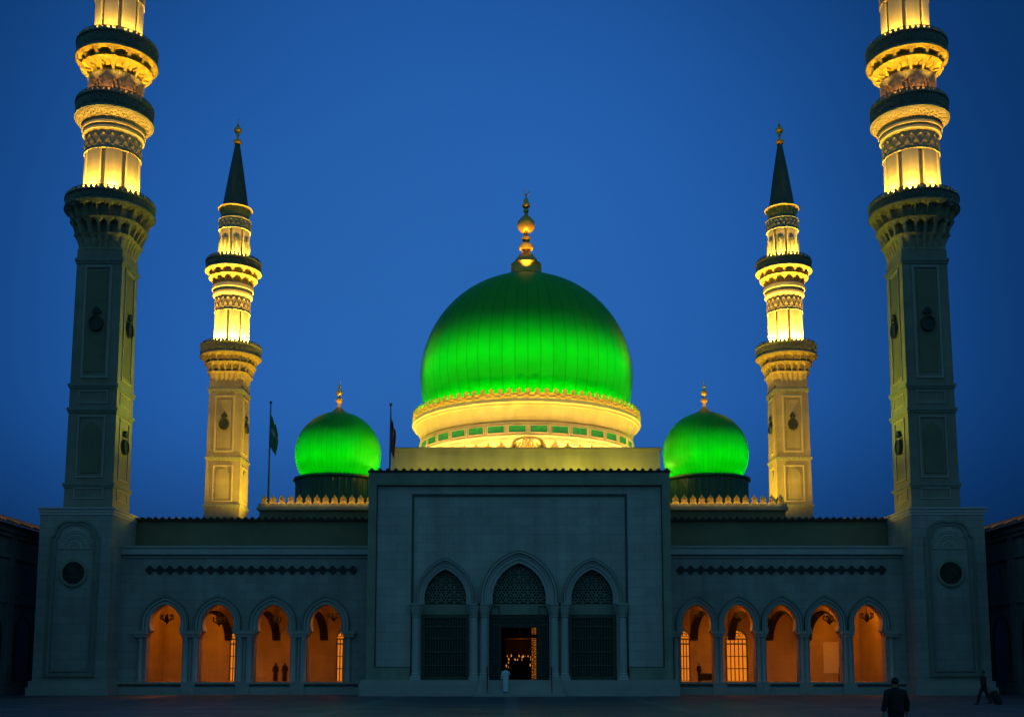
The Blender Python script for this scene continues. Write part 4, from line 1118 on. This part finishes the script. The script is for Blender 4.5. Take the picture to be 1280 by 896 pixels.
    for px, hwpx, pyt, glow in windows:
        xx = XX(px, 800, YB); hwm = RR(hwpx, 800, YB); zt_ = ZZ(pyt, YB); b = NB()
        A = [(xx - hwm, zfl + .02)] + arch(xx, zt_ - hwm * 1.05, hwm, hwm * 1.05, 10) + [(xx + hwm, zfl + .02)]
        prism(b, A, YB - .10, YB - .05); wd = obj('lattice_window', b, glow, root, world=True)
        b = NB()
        nn = 5
        for k in range(nn + 1):
            q = xx - hwm + 2 * hwm * k / nn; zt2_ = 4.3; tube(b, [(q, YB - .14, zfl + .02), (q, YB - .14, zt2_)], .045, 5)
        for zz in (1.9, 2.9, 3.9, 4.3): tube(b, [(xx - hwm, YB - .14, zz), (xx + hwm, YB - .14, zz)], .06 if zz > 3 else .035, 5)
        zz = 4.62
        while zz < zt_:
            lim = hwm if zz < zt_ - hwm * 1.05 else hwm * sqrt(max(0, 1 - ((zz - zt_ + hwm * 1.05) / (hwm * 1.05)) ** 2))
            q = -lim + .14
            while q < lim:
                tube(b, [(xx + q + .15 * cos(2 * pi * k / 8), YB - .14, zz + .15 * sin(2 * pi * k / 8)) for k in range(8)], .03, 4, closed=True); q += .30
            zz += .27
        frm = [(x, z) for x, z in A]; band(b, frm, [(xx + (x - xx) * 1.1, z + (.15 if z > 4 else 0)) for x, z in frm], YB - .2, YB - .02)
        obj('window_lattice', b, M['bronzelight'], wd, world=True)
    if panel:
        b = NB(); box(b, XX(panel[0], 820, YB), XX(panel[1], 820, YB), YB - .08, YB - .01, ZZ(panel[3], YB), ZZ(panel[2], YB)); obj('painted_lit_patch', b, M['cloth_and_lit_patch'], root, world=True)  # pale sheet stands for a lit wall area, light put into its colour
    bw = edges
    for i, c in enumerate(cs):
        far_end = (i == 0 and x0 < -20) or (i == len(cs) - 1 and x1 > 20)
        lamp('arcade_light', 'POINT', (c - (.5 if c > 0 else -.5) if far_end else (edges[i] + edges[i + 1]) / 2, YW + (4.2 if far_end else 1.55), 7.5), powers[i] * .95, (1.0, .285, .008), root, size=.25).location -= Vector(root.location)
    return root, cs, edges
TL, TR = -28.77, 28.77
w1, c1, e1 = wing(TL, XL, (205.5, 271.5, 340.5, 407), 'four arched arcade wing glowing orange inside, joined to the green flag side of the portal', (480, 300, 230, 300),
         [(298, 9, 788, M['lampglow']), (431, 9, 788, M['lampglow'])])
w2, c2, e2 = wing(XR, TR, (871.5, 924, 978, 1032, 1086.5), 'five arched arcade wing glowing orange inside, with a lattice window lit in its second arch', (330, 520, 270, 330, 480),
         [(852, 9, 788, M['lampglow']), (920, 12.5, 788, M['lampglow'])], panel=(1029, 1052, 802, 841))

# hanging lanterns
def lantern():
    root = thing('hanging_lantern', 'x', 'lantern', (0, 0, 0), group='dark lanterns hanging in the arcade arches')
    b = NB(); tube(b, [(0, 0, 2.4), (0, 0, .5)], .03, 6); obj('chain', b, M['iron'], root)
    b = NB(); lathe(b, [(.05, .55), (.16, .45), (.22, .3), (.20, .05), (.28, 0), (.26, -.12), (.10, -.25), (.04, -.4)], 12); obj('lantern_body', b, M['iron'], root)
    b = NB()
    for k in range(8):
        a = 2 * pi * k / 8 + .2
        pts = [(r * cos(a), r * sin(a), z) for r, z in ((.2, .05), (.42, .02), (.60, .14), (.68, .34), (.60, .46))]
        tube(b, pts, [.045, .05, .05, .045, .03], 6)
        ball(b, (.60 * cos(a), .60 * sin(a), .52), .09, 1, 1, 1.3, 8)
    obj('arms', b, M['iron'], root)
    return root
proto = None
spots = [(-1, 208.5, 775), (-1, 274, 778), (-1, 344, 778), (-1, 417, 772), (1, 872, 770), (1, 925, 772), (1, 962, 775), (1, 1037, 776), (1, 1083.5, 773)]
names = ['four arched wing, farthest from the portal', 'four arched wing, second farthest from the portal', 'arch of two dark figures', 'four arched wing, closest to the portal',
         'five arched wing, closest to the portal', 'arch with the glowing lattice window', 'five arched wing, in its middle arch', 'arch with the lit wall area painted pale', 'five arched wing, farthest from the portal']
for (s, px, py), nm in zip(spots, names):
    o = lantern() if proto is None else copy_tree(proto); proto = proto or o
    yy = YW + 2.6
    o.scale = (.72, .72, .72); o.location = (XX(px, py, yy), yy, ZZ(py, yy)); o.rotation_euler.z = random.random()
    o['label'] = 'dark hanging lantern in the ' + nm

# ------------------------------------------------------------------ inside the doorway
sx = lambda px, Y: XX(px, 820, Y)
b = NB(); yy = 88.0
ch = thing('hall_chandelier', 'rows of hanging lamp rods glowing amber inside the dark doorway', 'chandelier', (sx(650, yy), yy, 3.35))
for k in range(14):
    x = -1.1 + 2.2 * k / 13; tube(b, [(x, 0, .9), (x, 0, -.35)], .014, 5)
tube(b, [(-1.2, 0, .9), (1.2, 0, .9)], .05, 6); tube(b, [(0, 0, .9), (0, 0, 10)], .03, 6)
obj('rods', b, M['gold'], ch)
b = NB(); random.seed(5)
for k in range(34):
    x = -1.1 + 2.2 * k / 33; ball(b, (x + random.uniform(-.06, .06), random.uniform(-.5, .5), -.45 - 1.0 * random.random()), .020 + .024 * random.random(), 1, 1, 2.6, 8)
obj('bulbs', b, M['bulb'], ch)
lamp('hall_light', 'POINT', (0, -1.2, -.3), 5, (1, .42, .08), ch, size=.2)
b = NB(); yy = 86.0; x0, x1 = sx(664.5, yy), sx(670.5, yy)
lp = thing('carved_screen', 'tall narrow carved screen glowing orange behind the doorway', 'screen', ((x0 + x1) / 2, yy, zpl))
box(b, -.17, .17, .02, .10, .05, 4.6); obj('backlight', b, mat('amber_backlight', (.4, .2, .05), .5, emit=(1, .30, .03), estr=.32, var=.5, vscale=3), lp)
b = NB(); random.seed(11)
for k in range(40):
    z = .1 + 4.4 * k / 40; a = random.uniform(-.6, .6)
    tube(b, [(-.22, 0, z), (-.07, 0, z + .10 * a), (.06, 0, z - .12 * a), (.22, 0, z + .05)], .028, 5)
    if k % 2: tube(b, [(.1 * a - .08, 0, z - .08), (.1 * a + .02, 0, z + .10)], .03, 5)
for z0_, z1_ in ((3.15, 3.45),): box(b, -.22, .22, -.02, .03, z0_, z1_)
frame_box(b, -.25, .25, 0, 4.65, .04, -.03, .05)
obj('carving', b, M['iron'], lp)

# ------------------------------------------------------------------ flags
def flag(px, pyt, pyb, Y, zbase, m, label, L, hang, seed, name='flagpole'):
    x = XX(px, pyt, Y); zt_ = ZZ(pyt, Y)
    root = thing('flagpole', label, 'flagpole', (x, Y, zbase), group='flagpoles on the roofs')
    b = NB(); tube(b, [(0, 0, 0), (0, 0, zt_ - zbase)], [.09, .05], 8); ball(b, (0, 0, zt_ - zbase + .08), .12); obj('pole', b, M['pole'], root)
    # limp cloth: hangs in folds from the top hoist
    b = NB(); nu, nv = 18, 16; rows = []; random.seed(seed)
    uvl = b.loops.layers.uv.new('uv'); g = {}
    for j in range(nv + 1):
        v = j / nv; row = []
        for i in range(nu + 1):
            u = i / nu
            spread = hang * (.35 + .65 * v) * (1.0 if v < .8 else 1.0)
            xx = .05 + u * spread * (.55 + .25 * sin(3 * v + seed))
            yy_ = .22 * sin(u * 9 + v * 2.5) * u * (1 - .3 * v)
            zz = zt_ - zbase - .9 - L * v * (.78 + .22 * u) - .9 * u * (1 - v)
            vt = b.verts.new((xx, yy_, zz)); row.append(vt); g[vt] = (v, u)
        rows.append(row)
    for j in range(nv):
        for i in range(nu):
            f = b.faces.new((rows[j][i], rows[j][i + 1], rows[j + 1][i + 1], rows[j + 1][i]))
            for l in f.loops: l[uvl].uv = g[l.vert]
    o = obj('flag', b, m, root, smooth=80)
    sm = o.modifiers.new('thickness', 'SOLIDIFY'); sm.thickness = .03
    return root
flag(338.5, 504, 618, 88.6, ZZ(629.5, 88), flag_mat('green_flag_cloth', [(0, (.015, .24, .10)), (.40, (.30, .40, .38)), (.54, (.015, .24, .10))]), 'slim flagpole with a limp green flag at the corner of the crested roof', 3.5, 1.35, 1)
flag(488.6, 507, 570, 79.4, 0 + zt, flag_mat('tricolour_flag_cloth', [(0, (.04, .03, .05)), (.25, (.55, .12, .09)), (.6, (.62, .11, .08))]), 'slim flagpole with a limp dark red flag close to the great dome', 3.2, 1.0, 2).location.z = zt
# a little buttress block carries the second pole beside the attic wall
# ------------------------------------------------------------------ courtyard side buildings
def side_building(s):
    X = 36.0 * s
    root = thing('courtyard_building', 'x', 'courtyard building', (X, 72, 0), group='low dark buildings along the courtyard sides')
    y0, y1, H = 44.0, 96.0, 11.9
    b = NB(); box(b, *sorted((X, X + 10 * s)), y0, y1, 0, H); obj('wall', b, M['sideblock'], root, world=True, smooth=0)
    b = NB()
    for z0_, z1_, d in ((0, .9, .15), (6.5, 6.8, .14), (9.7, 9.95, .14), (11.2, 11.5, .22), (11.5, H, .4)):
        box(b, *sorted((X, X - d * s)), y0, y1, z0_, z1_)
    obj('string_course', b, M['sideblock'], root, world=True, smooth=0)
    # recessed arches and windows on a 5 m rhythm
    k = 0; y = y0 + 2.5
    while y < y1:
        b = NB(); A = [(y - 1.2, 1.0)] + arch(y, 4.0, 1.2, 1.7, 8) + [(y + 1.2, 1.0)]
        prism(b, A, 0, .1); band(b, [(p, q) for p, q in A], [(y + (p - y) * 1.18, q + (.22 if q > 3.5 else 0)) for p, q in A], -.12, .1)
        for v in b.verts: v.co = Vector((X - s * (.03 - v.co.y if True else 0), v.co.x, v.co.z)) if False else Vector((X - s * (.06 - v.co.y * .5), v.co.x, v.co.z))
        wdw = obj('arched_window', b, M['darkglass'], root, world=True)
        b = NB(); A = [(y - .5, 7.4)] + arch(y, 8.5, .5, .7, 6) + [(y + .5, 7.4)]; prism(b, A, 0, .1)
        for v in b.verts: v.co = Vector((X - s * (.06 - v.co.y * .5), v.co.x, v.co.z))
        obj('window', b, M['darkglass'], root, world=True)
        b = NB(); box(b, *sorted((X, X - .2 * s)), y + 2.1, y + 2.9, .9, 11.2); obj('pilaster', b, M['sideblock'], root, world=True)
        y += 5.0
    # tiled eave: tiles run down towards the courtyard
    b = NB(); y = y0
    box(b, *sorted((X - .75 * s, X + 3 * s)), y0, y1, H, H + .08)
    while y < y1:
        ring = []
        for q in range(7):
            a = pi * q / 6; ring.append((.16 * cos(a), .16 * sin(a)))
        A = [b.verts.new((X - .95 * s, y + p, H + .10 + z)) for p, z in ring]; B = [b.verts.new((X + 1.3 * s, y + p, H + 1.0 + z)) for p, z in ring]
        for q in range(6): b.faces.new((A[q], A[q + 1], B[q + 1], B[q]))
        b.faces.new(A); b.faces.new(B)
        y += .42
    vs = [b.verts.new(p) for p in ((X - .8 * s, y0, H + .09), (X - .8 * s, y1, H + .09), (X + 1.3 * s, y1, H + .98), (X + 1.3 * s, y0, H + .98))]; b.faces.new(vs)
    obj('roof', b, M['claytile'], root, world=True)
    b = NB(); box(b, *sorted((X + 4 * s, X + 6.0 * s)), 73, 77.5, H, H + 2.6); box(b, *sorted((X + 3.8 * s, X + 6.2 * s)), 72.8, 77.7, H + 2.6, H + 2.8); obj('roof_turret', b, M['sideblock'], root, world=True)
    for k in range(15):
        yy = 58 + 2.2 * k
        lamp('eave_light', 'SPOT', (X - 1.5 * s - X, yy - 72, H + .95), 42, (1, .5, .1), root, aim=(X + .1 * s - X, yy - 72 + .0, H + .4), cone=80, blend=.8, size=.1)
    return root
side_building(-1)['label'] = 'low dark courtyard building with a tiled eave, behind the pedestal on the green flag side'
side_building(1)['label'] = 'low dark courtyard building with a tiled eave, behind the man pulling a suitcase'

# ------------------------------------------------------------------ people
def skin_mesh(verts, edges, radii):
    me = bpy.data.meshes.new('body_graph'); me.from_pydata(verts, edges, []); o = bpy.data.objects.new('body_graph', me); C.objects.link(o)
    md = o.modifiers.new('s', 'SKIN'); sd = o.modifiers.new('d', 'SUBSURF'); sd.levels = 1; sd.render_levels = 1
    for v, r in zip(me.skin_vertices[0].data, radii): v.radius = r if isinstance(r, tuple) else (r, r)
    me.skin_vertices[0].data[0].use_root = True
    dg = bpy.context.evaluated_depsgraph_get(); ev = o.evaluated_get(dg); res = bpy.data.meshes.new_from_object(ev)
    bm = NB(); bm.from_mesh(res); bpy.data.objects.remove(o); bpy.data.meshes.remove(res); bpy.data.meshes.remove(me)
    return bm
def loft(bm, secs, n=14, cap=False):
    rows = [[bm.verts.new((c[0] + rx * cos(2 * pi * i / n), c[1] + ry * sin(2 * pi * i / n), c[2])) for i in range(n)] for c, rx, ry in secs]
    for A, B in zip(rows[:-1], rows[1:]):
        for i in range(n):
            k = (i + 1) % n; bm.faces.new((A[i], A[k], B[k], B[i]))
    if cap: bm.faces.new(rows[0][::-1]); bm.faces.new(rows[-1])
def person(label, loc, H, rz, garment, m_top, m_low=None, stride=0.0, armswing=0.0, armout=.06, headwear=None, elbow=.1, group=None, raise_arm=False):
    """faces +Y before rotation"""
    k = H / 1.75
    root = thing('person', label, 'person', loc, rz, group)
    V, E, R = [], [], []
    def add(p, r, par=None):
        V.append((p[0] * k, p[1] * k, p[2] * k)); R.append(tuple(q * k for q in r) if isinstance(r, tuple) else r * k)
        if par is not None: E.append((par, len(V) - 1))
        return len(V) - 1
    pel = add((0, 0, .95), (.15, .11)); sp = add((0, .01, 1.15), (.135, .10), pel); chs = add((0, 0, 1.36), (.16, .11), sp)
    nk = add((0, -.005, 1.49), .058, chs); hb = add((0, .01, 1.56), .065, nk); hm = add((0, .02, 1.64), (.078, .098), hb); ht = add((0, .012, 1.705), (.062, .078), hm)
    arms = {}
    for s in (-1, 1):
        sh = add((s * .185, 0, 1.415), .062, chs)
        sw = armswing * s
        if raise_arm and s == 1:
            el = add((s * .27, .12, 1.20), .043, sh); wr = add((s * .18, .34, 1.38), .030, el); d = Vector((0, .25, .75)).normalized()
        else:
            el = add((s * (.215 + armout * .6), sw * .45 - .02, 1.14), .043, sh)
            wr = add((s * (.215 + armout), sw + elbow * .6, .90 + abs(sw) * .10 + elbow * .3), .029, el); d = Vector((0, .12 + sw * .3, -1)).normalized()
        w = Vector(V[wr]) / k; hd = add(w + d * .07, (.040, .020), wr)
        for q in range(4):
            o = Vector((0, -.030 + .020 * q, 0)); ln = (.062, .076, .082, .070)[3 - q]
            f1 = add(w + d * .105 + o, .0095, hd); f2 = add(w + d * (.105 + ln * .55) + o + Vector((-s * .012, 0, 0)), .0088, f1); add(w + d * (.105 + ln) + o + Vector((-s * .032, 0, 0)), .0075, f2)
        t1 = add(w + d * .06 + Vector((-s * .010, .045, 0)), .011, hd); add(w + d * .105 + Vector((-s * .022, .055, 0)), .009, t1)
        arms[s] = (sh, el, wr)
    legs = {}
    for s in (-1, 1):
        y = stride * s
        hp = add((s * .09, 0, .90), .090, pel); kn = add((s * .095, y * .55 + .03, .50 - .02 * abs(y)), .062, hp); lift = .0 if y >= 0 else .05 * min(1, abs(y) * 3)
        an = add((s * .095, y, .095 + lift), .040, kn); hl = add((s * .095, y + .06, .05 + lift * .6), .040, an); add((s * .10, y + .19, .035), .030, hl)
        legs[s] = (hp, kn, an)
    bm = skin_mesh(V, E, R)
    # nose, ears
    ball(bm, (0, .112 * k, 1.625 * k), .016 * k, 1, 1.2, 1.5, 8)
    for s in (-1, 1): ball(bm, (s * .080 * k, .005 * k, 1.63 * k), .026 * k, .4, .7, 1.1, 8)
    body = obj('body', bm, M['skin'], root, smooth=80)
    b = NB()
    for s in (-1, 1): ball(b, (s * .032 * k, .100 * k, 1.648 * k), .012 * k, 1, .6, .7, 8)
    obj('eyes', b, M['eye'], root)
    P = lambda i: Vector(V[i])
    def limb(bm, pts, rs, n=12):
        tube(bm, pts, rs, n, cap=False)
    b = NB()
    if garment in ('robe', 'abaya'):
        hem = .10 if garment == 'robe' else .05
        st = abs(stride)
        loft(b, [((0, 0, 1.515 * k), .062 * k, .060 * k), ((0, -.005, 1.475 * k), .12 * k, .082 * k), ((0, -.005, 1.43 * k), .20 * k, .112 * k), ((0, 0, 1.36 * k), .212 * k, .135 * k), ((0, 0, 1.20 * k), .20 * k, .135 * k), ((0, 0, .98 * k), .205 * k, .15 * k),
                 ((0, .01, .70 * k), (.190 if garment == 'robe' else .215) * k, (.155 + st * .3) * k), ((0, .02, .40 * k), (.172 if garment == 'robe' else .225) * k, (.16 + st * .55) * k), ((0, .02, hem * k), (.165 if garment == 'robe' else .235) * k, (.17 + st * .75) * k)], 20)
        for s in (-1, 1):
            sh, el, wr = arms[s]; limb(b, [P(sh) + Vector((-s * .05 * k, 0, .0)), P(sh), P(el), P(el).lerp(P(wr), .9)], [.07 * k, .078 * k, .066 * k, .060 * k])
        obj('robe', b, m_top, root, smooth=80)
    else:
        loft(b, [((0, 0, 1.520 * k), .066 * k, .064 * k), ((0, -.005, 1.475 * k), .12 * k, .085 * k), ((0, -.005, 1.435 * k), .195 * k, .115 * k), ((0, 0, 1.36 * k), .215 * k, .140 * k), ((0, 0, 1.20 * k), .192 * k, .132 * k), ((0, 0, 1.02 * k), .192 * k, .138 * k), ((0, 0, .90 * k), .205 * k, .150 * k), ((0, 0, .885 * k), .19 * k, .135 * k)], 20)
        for s in (-1, 1):
            sh, el, wr = arms[s]; limb(b, [P(sh) + Vector((-s * .05 * k, 0, 0)), P(sh), P(el), P(el).lerp(P(wr), .85)], [.07 * k, .082 * k, .070 * k, .056 * k])
        obj('shirt', b, m_top, root, smooth=80)
        b = NB(); loft(b, [((0, 0, .99 * k), .175 * k, .125 * k), ((0, 0, .90 * k), .185 * k, .135 * k), ((0, 0, .83 * k), .18 * k, .13 * k)], 20)
        for s in (-1, 1):
            hp, kn, an = legs[s]; limb(b, [P(hp) + Vector((0, 0, .02 * k)), P(hp).lerp(P(kn), .5), P(kn), P(an) + Vector((0, -.01, .0))], [.102 * k, .092 * k, .078 * k, .068 * k])
        obj('trousers', b, m_low, root, smooth=80)
    b = NB()
    for s in (-1, 1):
        hp, kn, an = legs[s]; a = P(an); ball(b, (a.x, a.y + .075 * k, max(.045, a.z - .045)), .055 * k, .85, 2.3, .85, 10)
    obj('shoes', b, M['shoe'], root, smooth=80)
    b = NB()
    if headwear == 'scarf':
        loft(b, [((0, -.01, 1.40 * k), .19 * k, .12 * k), ((0, -.01, 1.50 * k), .125 * k, .10 * k), ((0, 0, 1.60 * k), .105 * k, .115 * k), ((0, 0, 1.69 * k), .098 * k, .112 * k), ((0, -.005, 1.75 * k), .06 * k, .07 * k), ((0, -.005, 1.765 * k), .01, .01)], 16, cap=True)
        # opened at the face by a smaller front
        for v in b.verts:
            if v.co.y > .07 * k and 1.56 * k < v.co.z < 1.70 * k: v.co.y = .062 * k
        obj('headscarf', b, m_top, root, smooth=80)
    else:
        ball(b, (0, -.012 * k, 1.665 * k), .092 * k, .97, 1.12, 1.0, 16)
        for v in list(b.verts):
            if v.co.y > .055 * k and v.co.z < 1.70 * k: v.co.y = .055 * k
            if v.co.z < 1.585 * k: v.co.z = 1.585 * k
        obj('hair', b, M['hair'], root, smooth=80)
    return root
yy = 75.0
person('person in a long white robe climbing the entrance steps towards the open door', (XX(632, 850, 74.75), 74.75, zpl / 5), 1.76, radians(8), 'robe', M['cloth_and_lit_patch'], stride=.10, raise_arm=True)
yy = 23.5
person('large dark man seen from behind, cut off at the waist by the bottom edge', (XX(1119, 860, yy), yy, 0), 1.57, radians(4), 'shirt', M['blackcloth'], M['blackcloth'], stride=.08, armswing=.06, armout=.10)
yy = 56.5
person('man in dark clothes striding past the pedestal with a case', (XX(1229.5, 860, yy), yy, 0), 1.72, radians(90), 'shirt', M['maroon'], M['darktrouser'], stride=.30, armswing=-.20)
yw = YW + 4.5; zf_ = ZZ(852, YW)
person('figure in a long dark robe standing in an arcade arch, the broader of the two', (XX(356, 840, yw), yw, zf_), 1.42, radians(170), 'abaya', M['blackcloth'], headwear='scarf', group='dark figures standing in the arcades')
yw = YW + 6.0
person('slighter dark brown figure in the same arch as the broad robed one', (XX(344.5, 840, yw), yw, zf_), 1.40, radians(20), 'abaya', M['brownrobe'], headwear='scarf', group='dark figures standing in the arcades')
yw = YW + 4.0
person('dark figure standing next to a low chest inside the arch beside the portal', (XX(874, 840, yw), yw, zf_), 1.40, radians(-60), 'shirt', M['brownrobe'], M['darktrouser'], group='dark figures standing in the arcades')
b = NB()
chest = thing('storage_chest', 'low dark chest on the arcade floor beside a standing figure', 'chest', (XX(884, 846, yw), yw + .2, zf_))
box(b, -.55, .55, -.3, .3, .08, .52); obj('body', b, M['iron'], chest)
b = NB(); box(b, -.58, .58, -.33, .33, .522, .62); obj('lid', b, M['bronze'], chest)
b = NB()
for sx_ in (-.5, .5):
    for sy_ in (-.25, .25): box(b, sx_ - .04, sx_ + .04, sy_ - .04, sy_ + .04, 0, .078)
obj('foot', b, M['iron'], chest)
yw = YW + 5.0
person('dark figure at the foot of the lit wall area painted pale inside an arch', (XX(1050, 842, yw), yw, zf_), 1.2, radians(70), 'abaya', M['blackcloth'], headwear='scarf', group='dark figures standing in the arcades')
# worshippers deep inside the doorway
for i, (px, Y, h, m, lab) in enumerate(((642, 86.5, 1.7, 'blackcloth', 'dark worshipper inside the doorway, closest behind the person in white'), (650, 84.5, 1.66, 'brownrobe', 'dark worshipper in the middle of the lit doorway'), (657.5, 86.0, 1.74, 'blackcloth', 'dark worshipper inside the doorway, closest to the glowing carved screen'))):
    person(lab, (XX(px, 840, Y), Y, zpl), h, radians((10, -20, 35)[i]), 'robe', M[m], group='worshippers inside the doorway')
# wheeled suitcase pulled behind the walking man
yy = 56.7; sc_o = thing('wheeled_suitcase', 'dark wheeled suitcase tilted behind the striding man', 'suitcase', (XX(1248.5, 870, yy), yy, 0))
T = Matrix.Translation((0, 0, .06)) @ Matrix.Rotation(radians(-28), 4, 'Y')
b = NB(); box(b, -.15, .15, -.24, .24, 0, .70, T); bmesh.ops.bevel(b, geom=list(b.edges), offset=.04, segments=2, affect='EDGES'); obj('shell', b, M['case'], sc_o)
b = NB()
for s in (-.12, .12): tube(b, [T @ Vector((-.12, s, .68)), T @ Vector((-.12, s, 1.02))], .012, 6)
tube(b, [T @ Vector((-.12, -.13, 1.02)), T @ Vector((-.12, .13, 1.02))], .02, 6); obj('handle', b, M['iron'], sc_o)
for s in (-.18, .18):
    b = NB(); tube(b, [(.0, s - .02, .05), (.0, s + .02, .05)], .05, 12); obj('wheel', b, M['iron'], sc_o)
